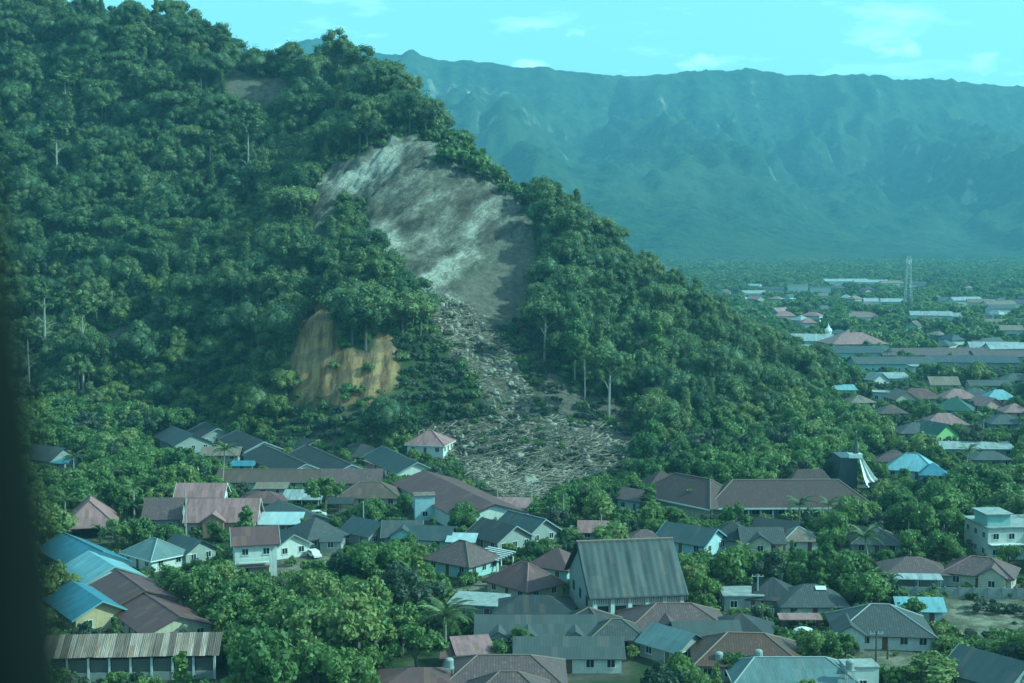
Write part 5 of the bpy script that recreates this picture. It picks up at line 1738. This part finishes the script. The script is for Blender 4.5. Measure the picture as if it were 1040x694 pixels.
def hides(x, y, r, h, limit=0.16, total=0.34, z0=0.0, commit=True):
    px, p_top = proj(x, y, z0 + h)
    _, p_bot = proj(x, y, z0)
    hw = r * F / y * 0.85
    add = []
    for q in RECT:
        if q[4] <= y:
            continue
        ox = min(px + hw, q[2]) - max(px - hw, q[0])
        oy = min(p_bot, q[3]) - max(p_top + 1, q[1])
        if ox > 0 and oy > 0:
            f = ox * oy / max(30.0, (q[2] - q[0]) * (q[3] - q[1]))
            if f > limit or f + q[5] > total:
                return True
            add.append((q, f))
    if commit:
        for q, f in add:
            q[5] += f
    return False
OPEN = [FIELD, YARD, LAWN, YARD2, YARD3, FAN, LAWN2, LAWN3, GARDEN]
def over_fan(x, y, h):
    for f in (0.45, 0.8, 1.0):
        px, py = proj(x, y, h * f)
        if inpoly(px, py, FAN) or inpoly(px, py, FIELD) or inpoly(px, py, LAWN2) or inpoly(px, py, YARD) or inpoly(px, py, YARD2) or inpoly(px, py, YARD3):
            return True
    return False
def open_ground(x, y):
    px, py = proj(x, y, 0.0)
    return any(bool(inpoly(px, py, g)) for g in OPEN)

# ---- coconut palms
def frond_mesh(L_, seed):
    rg = np.random.default_rng(seed)
    b = MB()
    n = 13
    pts = []
    for i in range(n + 1):
        t_ = i / n
        pts.append(Vector((L_ * (t_ - 0.14 * t_ ** 3), 0, L_ * (0.30 * t_ - 0.62 * t_ ** 2.2))))
    b.tube(pts, [0.05 - .038 * i / n for i in range(n + 1)], 4, cap=False)
    for i in range(1, n + 1):
        t_ = i / n
        ll = L_ * 0.19 * (math.sin(math.pi * min(1, .16 + t_ * .84)) ** .6) + .1
        for sg in (-1, 1):
            for sub in (0, .5):
                p_ = pts[i - 1].lerp(pts[i], sub + .25)
                tip = p_ + Vector((ll * .45, sg * ll * rg.uniform(.75, 1), -ll * rg.uniform(.25, .55)))
                w_ = Vector((.065, 0, .01))
                b.poly([p_ - w_, p_ + w_, tip])
    return b.mesh('frond', M['leaf_palm'])
FR = [frond_mesh(4.4, 1), frond_mesh(4.0, 2), frond_mesh(4.7, 3)]
def palm(px, D, h, label, s=1.0, n=13, lean=0.0, group=None, z=0.0):
    x = (px - 520) / F * D
    e = bpy.data.objects.new('coconut_palm', None); COL.objects.link(e)
    e.location = (x, D, z)
    tag(e, label, 'palm tree', group)
    b = MB()
    b.tube([(0, 0, -.5), (lean * .25, 0, h * .4), (lean * .7, 0, h * .75), (lean, 0, h)], [.27, .2, .17, .14], 7)
    b.build('trunk', M['bark_pale'], e)
    rr = random.Random(int(px * 7 + D))
    for k in range(n):
        o = obj('frond', FR[k % 3], e, (lean, 0, h))
        o.rotation_euler = (rr.uniform(-.2, .2), -0.85 + 1.25 * (k / n) + rr.uniform(-.12, .12), k * 2.399 + rr.uniform(-.2, .2))
        o.scale = (s, s, s)
    return e
palm(451, 214, 5.6, 'large feathery coconut palm left of the flat concrete shelter', 1.3, 20)
palm(222, 340, 11.5, 'tall coconut palm at the hill foot before the second dark roof', 1.0, 15, .8)
palm(131, 306, 8.5, 'coconut palm with bare pale trunk right of the pink-roofed pavilion', .9, 13)
palm(112, 330, 8.0, 'coconut palm in the left thicket above the pink-roofed pavilion', .9, 13, -.6)
palm(816, 297, 6.6, 'coconut palm in front of the middle of the school', 1.0, 15)
palm(888, 268, 6.0, 'drooping coconut palm below the grey pyramid roof', 1.15, 16, -.8)
palm(893, 244, 4.4, 'short bushy palm behind the big grey hipped house', .8, 14)
palm(846, 300, 6.0, 'coconut palm right of the school front palm', .8, 13)
palm(986, 360, 8.0, 'coconut palm in the trees right of turquoise roof', .9, 13, .5)
palm(1003, 425, 8.0, 'palm behind the long low building at right', .9, 12)
palm(903, 600, 12.0, 'tall palm beside the white roofed house in mid distance', 1.0, 12)
palm(850, 590, 10.0, 'palm left of tall mid distance palm', .9, 12)
palm(1022, 330, 7.0, 'palm near right edge above the white concrete building', .9, 13)
palm(70, 345, 9.0, 'palm in the dark thicket at far left', .9, 13)
palm(760, 262, 5.0, 'small palm behind the grey flat house', .75, 12)
palm(60, 300, 7.0, 'palm behind the rear blue roof at left', .9, 12)

# ---- banana plants
def banana_leaf(L_, seed):
    rg = np.random.default_rng(seed)
    b = MB()
    n = 6
    P = [Vector((L_ * (.72 * i / n + .05), 0, L_ * (.85 * i / n - .75 * (i / n) ** 2.3))) for i in range(n + 1)]
    for i in range(n):
        w0, w1 = [L_ * .17 * math.sin(math.pi * (.08 + .88 * t_ / n)) for t_ in (i, i + 1)]
        for sg in (-1, 1):
            q = [P[i], P[i + 1], P[i + 1] + Vector((0, sg * w1, .06 * L_)), P[i] + Vector((0, sg * w0, .06 * L_))]
            b.poly(q if sg < 0 else q[::-1])
    return b.mesh('leaf', M['leaf_palm'])
BL = [banana_leaf(2.4, 1), banana_leaf(2.0, 2)]
bb = MB(); bb.tube([(0, 0, -.3), (0, 0, 1.0), (0, 0, 2.1)], [.2, .15, .08], 6)
BST = bb.mesh('stem', M['leaf_dull'])
for px, by in ((118, 545), (134, 548), (72, 548), (102, 551), (205, 483), (566, 548), (580, 551), (596, 546), (748, 607), (842, 588), (904, 603), (872, 606), (862, 601), (966, 596), (574, 686), (560, 560),
               (690, 606), (702, 612), (712, 606), (640, 560), (818, 530), (835, 533), (800, 534), (860, 540), (1000, 505), (985, 512), (262, 615), (340, 660), (250, 690), (420, 665)):
    p = on_ground(px, by)
    if in_foot(p[0], p[1], 0.3):
        continue
    near = min(range(len(FOOT)), key=lambda i: (FOOT[i][0] - p[0]) ** 2 + (FOOT[i][1] - p[1]) ** 2 + (0 if FOOT[i][6] else 1e6))
    e = bpy.data.objects.new('banana_plant', None); COL.objects.link(e)
    e.location = (p[0], p[1], 0); e.rotation_euler = (0, 0, random.uniform(0, 6.28))
    lb = 'broad-leaved banana plant growing beside ' + FOOT[near][6]
    tag(e, lb, 'banana plant', 'banana plants beside ' + FOOT[near][6])
    s = random.uniform(.9, 1.35)
    e.scale = (s, s, s)
    obj('stem', BST, e)
    for k in range(8):
        o = obj('leaf', BL[k % 2], e, (0, 0, 1.9))
        o.rotation_euler = (0, -random.uniform(-.25, .45), k * 2.4 + random.uniform(-.3, .3))

# ---- named trees on the hill
def special(px, py_base, py_top, D, k, label, s=None, wide=1.0):
    p = at(px, py_base, D)
    z = float(ground_z(np.array([p[0]]), np.array([D]))[0])
    ztop = at(px, py_top, D)[2]
    h = max(4, ztop - z)
    sz = h / k.h
    sx = (s if s else sz) * wide
    tree('forest_tree', k, p[0], D, sx, label, 'tree', sz=sz, z=z)
EM1 = make_kind(501, 27, 4.6, 9.0, 21.5, 22, 1700, .8, 'open', 'leaf_forest', 'bark_pale', .34, 5)
EM2 = make_kind(502, 19, 7.6, 5.0, 15.5, 26, 2000, .8, 'flat', 'leaf_forest', 'bark_pale', .4, 7)
EM3 = make_kind(503, 20, 4.4, 14.0, 9.0, 22, 2200, .7, 'column', 'leaf_village', 'bark_pale', .3, 2)
special(84, 385, 292, 474, EM1, 'very tall emergent tree with bare pale trunk on the lower left slope')
special(46, 372, 282, 486, EM1, 'tall slender emergent tree at far left above the window edge', wide=1.25)
special(30, 392, 318, 470, EM1, 'slender pale-trunked tree at the dark left edge')
special(553, 392, 309, 452, EM2, 'spreading umbrella-crowned tree right of the debris chute')
special(618, 428, 356, 420, EM2, 'flat-crowned tree with crooked pale trunk at foot of the spur')
special(584, 402, 312, 440, EM3, 'conical yellow-green tree with long bare trunk right of the chute')
special(594, 408, 345, 432, EM1, 'slim tree with bare trunk below the conical yellow-green tree', wide=.8)
special(665, 372, 318, 450, EM3, 'yellow-green tree with lit crown on the middle of the spur')
special(215, 205, 130, 590, EM1, 'tall bare-trunked tree left of the bare patch high on hill')
special(252, 190, 112, 585, EM1, 'tall thin tree rising below the upper bare patch')
special(58, 190, 120, 600, EM1, 'pale open-crowned tall tree on the upper left slope', wide=1.3)
special(66, 112, 70, 640, EM1, 'umbrella-like pale tree near the top left of hill', wide=1.5)
special(408, 668, 625, 211, VILL[3], 'tree with a leaning bare grey trunk in the grove left of the large palm', 1.0)
special(60, 640, 572, 238, VILL[0], 'dark shaded tree between the blue roofs at far left', 1.0)
special(251, 545, 515, 282, VILL[4], 'dark conical evergreen behind the white two-storey house', 1.5)
special(700, 525, 497, 318, VILL[4], 'dense clipped-looking column tree in front of school wing', 1.6)
special(660, 520, 492, 318, VILL[4], 'tall bright-edged column tree left of the school wing', 1.8)
special(330, 528, 484, 318, VILL[3], 'pale feathery tree in front of the long red-brown building', 1.15)
special(404, 573, 556, 276, SHRUB[0], 'left one of two round clipped bushes below the teal trimmed gable', 1.5)
special(418, 572, 555, 277, SHRUB[1], 'right one of two round clipped bushes below the teal trimmed gable', 1.3)
special(470, 536, 511, 300, VILL[0], 'round dense tree in front of the end of long maroon hall', 1.0)
special(622, 560, 532, 282, VILL[1], 'rounded dome tree behind the tall grey hall', 1.25, )
special(546, 532, 509, 305, VILL[3], 'light yellow-green tree beside the pale utility pole', 1.0)
special(930, 637, 613, 230, SHRUB[0], 'round bush in front of the pale teal hut', 2.2)
special(745, 690, 665, 200, VILL[0], 'round leafy tree in front of the rust tiled house', .85)
special(528, 672, 648, 213, VILL[0], 'round bright bush at the left end of the whitewashed row house', .62)
special(950, 712, 665, 196, VILL[0], 'dark spreading tree at the bottom edge of the dry yard', 1.1, 1.35)
special(1050, 706, 645, 203, VILL[1], 'dark tree at the right edge above the corner dark house', .85)
special(902, 512, 500, 338, SHRUB[3], 'pale silvery bush beside the church tent roof', 2.6)
pal = make_kind(510, 4, 3.0, 3.6, 1.0, 14, 1500, .4, 'round', 'leaf_pale', 'bark', .15, 3)
special(903, 511, 494, 342, pal, 'silvery white-flowering bush right of the church tent roof', 1.0, 1.25)

# ---- hill forest
gx, gy = np.meshgrid(np.arange(-420, 330, 5.6), np.arange(385, 800, 5.6))
hx = (gx + rng.uniform(-2.4, 2.4, gx.shape)).ravel()
hy = (gy + rng.uniform(-2.4, 2.4, gx.shape)).ravel()
hz_ = ground_z(hx, hy)
mR, mD, mC, mY, mB, _pl = masks(hx, hy, hz_)
hpx, hpy = proj(hx, hy, hz_)
tpx, tpy = proj(hx, hy, hz_ + 9)
t5x, t5y = proj(hx, hy, hz_ + 5)
keep = (hz_ > 2.5) & ~mR & ~mD & ~mC & ~mB
keep &= (hpx > -140) & (hpx < 1100) & (tpy > -90)
small = np.zeros(len(hx), bool)
for poly in (SCAR, CHUTE, CLAY, FAN):
    c1 = inpoly(tpx, tpy, poly) & (hy < 640)
    c2 = (inpoly(t5x, t5y, poly) | inpoly(t5x - 9, t5y, poly)) & (hy < 640)
    if poly is SCAR:
        c2 |= inpoly(tpx - 9, tpy, poly) & (hy < 640)
    keep &= ~c2
    small |= c1
for poly in (BARE2, TRACK, BARE_SLOPE):
    keep &= ~(inpoly(t5x, t5y, poly) & (hy < 680))
    small |= inpoly(tpx, tpy, poly)
mid_bush = inpoly(hpx, hpy, [(395, 345), (440, 345), (480, 400), (505, 432), (470, 445), (330, 448), (330, 420), (398, 414)])
gap = inpoly(hpx, hpy, BARE_SLOPE)
foot_ = inpoly(hpx, hpy, [(-50, 425), (60, 420), (150, 372), (230, 350), (300, 372), (300, 455), (-50, 470)])
low_spur = inpoly(hpx, hpy, [(640, 420), (760, 405), (900, 410), (920, 470), (640, 475)])
keep &= ~((mid_bush | gap) & (rng.random(len(hx)) < .25))
for i in np.where(keep)[0]:
    if hy[i] < 470 and hz_[i] < 9 and (in_foot(hx[i], hy[i], 1.0)):
        keep[i] = False
ids = np.where(keep)[0]
fs, fk = {}, {}
wts = np.array([.14, .13, .12, .07, .10, .07, .035, .07, .03, .03, .08, .07, .03, .025])
wts = wts / wts.sum()
for i in ids:
    k = int(rng.choice(14, p=wts))
    s = float(np.clip(rng.lognormal(0.0, .24), .6, 1.65))
    if rng.random() < .06:
        s *= 1.3
    if small[i] or mid_bush[i] or gap[i]:
        s = rng.uniform(.22, .45)
        k = int(rng.choice([0, 2, 7]))
    elif foot_[i]:
        s *= .7
        if rng.random() < .75:
            k = int(rng.choice([8, 9]))
    elif low_spur[i] and rng.random() < .35:
        k = int(rng.choice([8, 9]))
        s *= .85
    hs_ = FOREST[k].h * s
    if hz_[i] < 30 and hy[i] < 470:
        if hides(hx[i], hy[i], FOREST[k].R * s, hs_, .1, .25, hz_[i]):
            s *= .35
    if hpx[i] > 600:
        s = min(s, 1.15)
    fs[i], fk[i] = s, k
# the 300 that show largest stand singly
def zone(px, py):
    if py < 120 and px < 330: return 'on the high crest at upper left'
    if px < 130: return 'high on the far left slope' if py < 160 else 'halfway up the far left slope' if py < 300 else 'low on the left slope'
    if px < 320:
        lr = 'well left of' if px < 230 else 'close left of'
        return lr + ' the landslide scar, upper slope' if py < 200 else lr + ' the landslide scar, mid slope' if py < 300 else lr + ' the clay cut, low slope'
    if px < 430: return 'on the wooded knoll between scar and clay cut' if py > 180 else 'on the crest above the landslide scar'
    if py < 300 and px < 640: return 'along the ridge edge right of the landslide scar'
    if px < 640: return 'right of the debris chute, high up' if py < 350 else 'right of the debris chute, low down'
    if px < 760:
        lr = 'on the near left' if px < 700 else 'on the near middle'
        return lr + ' of the spur crest' if py < 340 else lr + ' of the spur slope' if py < 400 else lr + ' of the spur foot'
    return 'on the low end of the wooded spur'
score = {i: fs[i] * FOREST[fk[i]].R / hy[i] for i in ids}
vis = [i for i in ids if 15 < hpx[i] < 1035 and tpy[i] > 0 and hpy[i] < 470 and fs[i] > .5]
# trees behind the crest do not show
big = sorted(vis, key=lambda i: -score[i])
single, cell = [], {}
for i in big:
    c = (int(hpx[i] // 9), int(tpy[i] // 7))
    if cell.get(c):
        continue
    # skip those beyond the skyline of the ground
    t_ = np.linspace(.72, .97, 12)
    zz = CAM_H + (hz_[i] + 10 - CAM_H) * t_
    if np.any(ground_z(hx[i] * t_, hy[i] * t_) > zz):
        continue
    cell[c] = 1
    single.append(i)
    if len(single) >= 290:
        break
sset = set(single)
for i in single:
    k = fk[i]
    zn = zone(hpx[i], hpy[i])
    sw_ = 'large ' if fs[i] > 1.08 else 'smallish ' if fs[i] < .82 else ''
    lb = sw_ + ADJ[k] + ' tree ' + zn
    tree('forest_tree', FOREST[k], hx[i], hy[i], fs[i], lb, 'tree', 'hill trees: ' + lb, sz=min(1.45 if hpx[i] < 600 else 1.2, fs[i] * random.uniform(.85, 1.4)), z=hz_[i] - .3)
rest = [i for i in ids if i not in sset]
instancer('hill_forest', np.stack([hx[rest], hy[rest], hz_[rest] - .3], 1), rng.uniform(0, 6.28, len(rest)), [fs[i] for i in rest], [FOREST[fk[i]].i for i in rest])
# low growth that closes the gaps on the slopes
gx, gy = np.meshgrid(np.arange(-330, 260, 3.3), np.arange(385, 640, 3.3))
ux = (gx + rng.uniform(-1.6, 1.6, gx.shape)).ravel()
uy = (gy + rng.uniform(-1.6, 1.6, gx.shape)).ravel()
uz = ground_z(ux, uy)
m5 = masks(ux, uy, uz)
upx, upy = proj(ux, uy, uz)
sg_ = inpoly(upx, upy, BARE_SLOPE)
kk = (uz > 1.5) & ~m5[0] & (~m5[2] | (upy > 398) & (rng.random(len(ux)) < .5) | (rng.random(len(ux)) < .05)) & (~m5[4] | (sg_ & (rng.random(len(ux)) < .6))) & (upx > -60) & (upx < 1090) & (upy > -20)
kk &= ~(m5[1] & (rng.random(len(ux)) < .70 - .5 * (fbm(ux * .06, uy * .06, 88, 2) > .56)))
ui = np.where(kk)[0]
dull = inpoly(upx[ui], upy[ui], [(395, 345), (440, 345), (480, 400), (505, 432), (470, 445), (290, 452), (290, 412), (398, 414)]) | inpoly(upx[ui], upy[ui], BARE_SLOPE) | m5[1][ui]
instancer('hill_undergrowth', np.stack([ux[ui], uy[ui], uz[ui] - .1], 1), rng.uniform(0, 6.28, len(ui)), rng.uniform(.7, 1.7, len(ui)) * np.where(m5[1][ui], .6, 1),
          [SHRUB[3].i if d and rng.random() < .75 else SHRUB[int(rng.integers(3))].i for d in dull])

# ---- village trees
VADJ = ['rounded leafy', 'broad spreading', 'tall full', 'airy open-crowned', 'narrow columnar', 'grey-green feathery']
cand = []
for D in np.arange(186, 600, 4.6):
    sp_ = 4.6 if D < 420 else 7
    for X in np.arange(-0.48 * D, 0.50 * D, sp_):
        cand.append((X + rng.uniform(-2, 2), D + rng.uniform(-2, 2)))
cand = np.array(cand)
cz = ground_z(cand[:, 0], cand[:, 1])
order = np.argsort(cand[:, 1])
vt, shr = [], []
for i in order:
    x, y = cand[i]
    if cz[i] > 2.5 or in_foot(x, y, 0.6) or open_ground(x, y):
        continue
    px, py = proj(x, y, 0.0)
    if px < -160 or px > 1210 or (px > 1030 and 212 < y < 262):
        continue
    k = int(rng.choice(6, p=[.24, .22, .2, .15, .07, .12]))
    done = False
    for s in (rng.uniform(1.1, 1.55), rng.uniform(.8, 1.05), rng.uniform(.5, .7)):
        if in_foot(x, y, VILL[k].R * s * .45):
            continue
        if any((x - q[0]) ** 2 + (y - q[1]) ** 2 < ((VILL[k].R * s + q[2]) * .60) ** 2 for q in vt[-160:]):
            continue
        if over_fan(x, y, VILL[k].h * s):
            continue
        if hides(x, y, VILL[k].R * s, VILL[k].h * s, .12, .22):
            continue
        vt.append((x, y, VILL[k].R * s, k, s))
        done = True
        break
    if not done:
        shr.append((x, y))
seen = lambda q: 10 < proj(q[0], q[1], 3.0)[0] < 1045
vt_score = sorted(vt, key=lambda q: -q[2] / q[1] * (1 if seen(q) else .01))
named = [i for i in range(len(FOOT)) if FOOT[i][6]]
for q in vt_score[:290]:
    x, y, r, k, s = q
    near = min(named, key=lambda i: (FOOT[i][0] - x) ** 2 + (FOOT[i][1] - y) ** 2)
    f = FOOT[near]
    dx, dy = x - f[0], y - f[1]
    rel = ('right of' if dx > 0 else 'left of') if abs(dx) > abs(dy) * .8 else ('behind' if dy > 0 else 'in front of')
    sw_ = 'big ' if s > 1.25 else 'little ' if s < .72 else ''
    lb = '%s%s tree %s %s' % (sw_, VADJ[k], rel, f[6])
    tree('village_tree', VILL[k], x, y, s, lb, 'tree', 'garden trees: ' + lb, sz=s * random.uniform(.9, 1.1))
rest = vt_score[290:]
if rest:
    instancer('valley_trees', [(q[0], q[1], -.1) for q in rest], rng.uniform(0, 6.28, len(rest)), [q[4] for q in rest], [VILL[q[3]].i for q in rest])
# shrubs and garden growth everywhere between
gr = []
for D in np.arange(184, 560, 2.5):
    st = 2.5 if D < 330 else 3.4
    for X in np.arange(-0.48 * D, 0.50 * D, st):
        gr.append((X + rng.uniform(-1.2, 1.2), D + rng.uniform(-1.2, 1.2)))
gr = np.array(gr)
gz = ground_z(gr[:, 0], gr[:, 1])
vn = fbm(gr[:, 0] * .05, gr[:, 1] * .05, 71, 3)
P, S, I = [], [], []
for (x, y), z, v in zip(gr, gz, vn):
    if z > 2.5 or v < .36 or in_foot(x, y, .25):
        continue
    s = rng.uniform(.45, 1.3) * (0.6 + v)
    px, py = proj(x, y, 0.0)
    fan = bool(inpoly(px, py, FAN))
    fright = px > 565 or py > 486
    if fan:
        if rng.random() < (.3 if fbm(np.array([x * .05]), np.array([y * .05]), 66, 2)[0] > .56 else .26 if fright else .66):
            continue
        s *= .6
    elif open_ground(x, y):
        if rng.random() < .975:
            continue
        s *= .6
    if hides(x, y, 1.7 * s, 1.8 * s, .06, .3):
        s = .3
    P.append((x, y, z - .05)); S.append(s); I.append(SHRUB[3].i if fan or rng.random() < .15 else SHRUB[int(rng.integers(3))].i)
instancer('undergrowth', P, rng.uniform(0, 6.28, len(P)), S, I)
# brush heaps in the dry field
for px, by, s, lb in ((1003, 621, 2.0, 'low dark brush heap in the middle of the dry field'), (1022, 622, 1.5, 'smaller brush heap right of the dark one in dry field'),
                      (992, 652, 1.6, 'scrubby bush at the lower edge of the dry field')):
    p = on_ground(px, by)
    tree('brush_heap', SHRUB[3], p[0], p[1], s, lb, 'bush', sz=s * .7)

# ---- valley woods beyond 560 m
P, S, I = [], [], []
D = 560.0
while D < 2750:
    st = 6.2 + (D - 560) * .0035
    X = -0.05 * D if D < 900 else -0.02 * D
    while X < 0.50 * D:
        x, y = X + rng.uniform(-st, st) * .5, D + rng.uniform(-st, st) * .5
        X += st
        dens = fbm(np.array([x * .006]), np.array([y * .004]), 5, 3)[0]
        if D > 1150 and dens < .22 or rng.random() < .06:
            continue
        if in_foot(x, y, 3):
            continue
        s = rng.uniform(.65, 1.25)
        if hides(x, y, 4.4 * s, 8 * s, .10, .35):
            s *= .4
            if hides(x, y, 4.4 * s, 8 * s, .12, .5):
                continue
        P.append((x, y, 0)); S.append(s); I.append(FAR[int(rng.integers(3))].i)
    D += st
fz_ = ground_z(np.array([p[0] for p in P]), np.array([p[1] for p in P]))
instancer('valley_woods', [(p[0], p[1], float(z)) for p, z in zip(P, fz_)], rng.uniform(0, 6.28, len(P)), S, I)

# ------------------------------------------------------------------ landslide debris
b_v, b_f, b_m = [], [], []
dx_ = rng.uniform(-90, 70, 60000); dy_ = rng.uniform(330, 520, 60000)
dz_ = ground_z(dx_, dy_)
dpx, dpy = proj(dx_, dy_, dz_)
sel = (inpoly(dpx, dpy, CHUTE) | inpoly(dpx, dpy, FAN))
sel &= fbm(dx_ * .11, dy_ * .11, 19, 3) > rng.uniform(.3, .66, len(dx_))
dx_, dy_, dz_ = dx_[sel][:4200], dy_[sel][:4200], dz_[sel][:4200]
n = len(dx_)
cs = np.array([[-1, -1], [1, -1], [1, 1], [-1, 1]])
az = rng.normal(0.15, .75, n); el = rng.normal(.05, .22, n)
ln = rng.gamma(1.5, 1.3, n) + .5; th = rng.uniform(.04, .13, n)
ax = np.stack([np.cos(az) * np.cos(el), np.sin(az) * np.cos(el), np.sin(el)], 1)
sd_ = unit(np.cross(ax, np.array([0, 0, 1.0]))); up_ = np.cross(sd_, ax)
base = np.stack([dx_, dy_, dz_ + rng.uniform(.1, 1.1, n)], 1)
V = []
for e_ in (-.5, .5):
    tp = 1.0 if e_ < 0 else .6
    for c in cs:
        V.append(base + ax * (ln * e_)[:, None] + (sd_ * c[0] + up_ * c[1]) * (th * tp)[:, None])
V = np.stack(V, 1).reshape(-1, 3)
q = np.array([[0, 1, 5, 4], [1, 2, 6, 5], [2, 3, 7, 6], [3, 0, 4, 7], [3, 2, 1, 0], [4, 5, 6, 7]])
F4 = (q[None] + (np.arange(n) * 8)[:, None, None]).reshape(-1, 4)
obj('timber_debris', mesh_np('timber_debris', V, F4, [M['wood_debris']]), kind='stuff')
bx = rng.uniform(-90, 70, 30000); by_ = rng.uniform(330, 520, 30000)
bz = ground_z(bx, by_)
ppx, ppy = proj(bx, by_, bz)
sel = inpoly(ppx, ppy, CHUTE) | (inpoly(ppx, ppy, FAN) & (rng.random(30000) < .35))
bx, by_, bz = bx[sel][:900], by_[sel][:900], bz[sel][:900]
iv, it = ico()
n = len(bx)
r = np.minimum(rng.gamma(1.6, .22, n) + .15, 1.3)
V = (iv[None] * (1 + .3 * rng.normal(size=(n, len(iv), 1))) * r[:, None, None] * rng.uniform(.6, 1.2, (n, 1, 3))) + np.stack([bx, by_, bz + .35 * r], 1)[:, None]
obj('rock_debris', mesh_np('rock_debris', V.reshape(-1, 3), None, [M['rock_debris']], faces3=(it[None] + (np.arange(n) * len(iv))[:, None, None]).reshape(-1, 3)), kind='stuff')

# ------------------------------------------------------------------ the aircraft window pillar at the left edge of the view
pts, rad = [], []
for px, py in ((-60, -400), (-34, 0), (-8, 200), (16, 330), (38, 450), (54, 570), (66, 694), (72, 800), (74, 1100)):
    p = at(px, py, .55)
    r_ = .030
    pts.append((p[0] - r_, p[1], p[2]))
    rad.append(r_)
wp = MB()
wp.tube(pts, rad, 20)
wo_ = wp.build('aircraft_window_pillar', M['black_rubber'])
for pl in wo_.data.polygons:
    pl.use_smooth = True
tag(wo_, 'blurred dark aircraft window pillar along the left edge of the view', 'window pillar')

# packed earth round the houses
for (x, y, a, L_, W_, zt, sh, dd) in FOOT:
    if dd > 460:
        continue
    dx, dy = XX - x, YY - y
    u_ = np.abs(dx * math.cos(a) + dy * math.sin(a)) - L_ / 2
    v_ = np.abs(-dx * math.sin(a) + dy * math.cos(a)) - W_ / 2
    dd_ = np.maximum(u_, v_) + 2.2 * (vnoise(XX * .3, YY * .3, 9) - .5)
    ba_ = np.maximum(ba_, .8 * (1 - sstep(.6, 3.0, dd_)))
arr = np.ones((nx * ny, 4), np.float32)
for i, c in enumerate((dr_, ba_, pa_)):
    arr[:, i] = c.ravel()
gme.color_attributes['cover_b'].data.foreach_set('color', arr.ravel())


# ------------------------------------------------------------------ the air
hz, ht, hp, ho = newmat('haze_air')
ht.nodes.remove(hp)
pv = ht.nodes.new('ShaderNodeVolumePrincipled')
pv.inputs['Color'].default_value = (0.46, 0.71, 0.92, 1)
pv.inputs['Density'].default_value = HAZE
pv.inputs['Anisotropy'].default_value = 0.1
ht.links.new(pv.outputs[0], ho.inputs['Volume'])
hb = MB()
hb.box(-5600, 5600, -6400, 9400, -3.0, 760)
hb.build('haze', hz, kind='stuff')
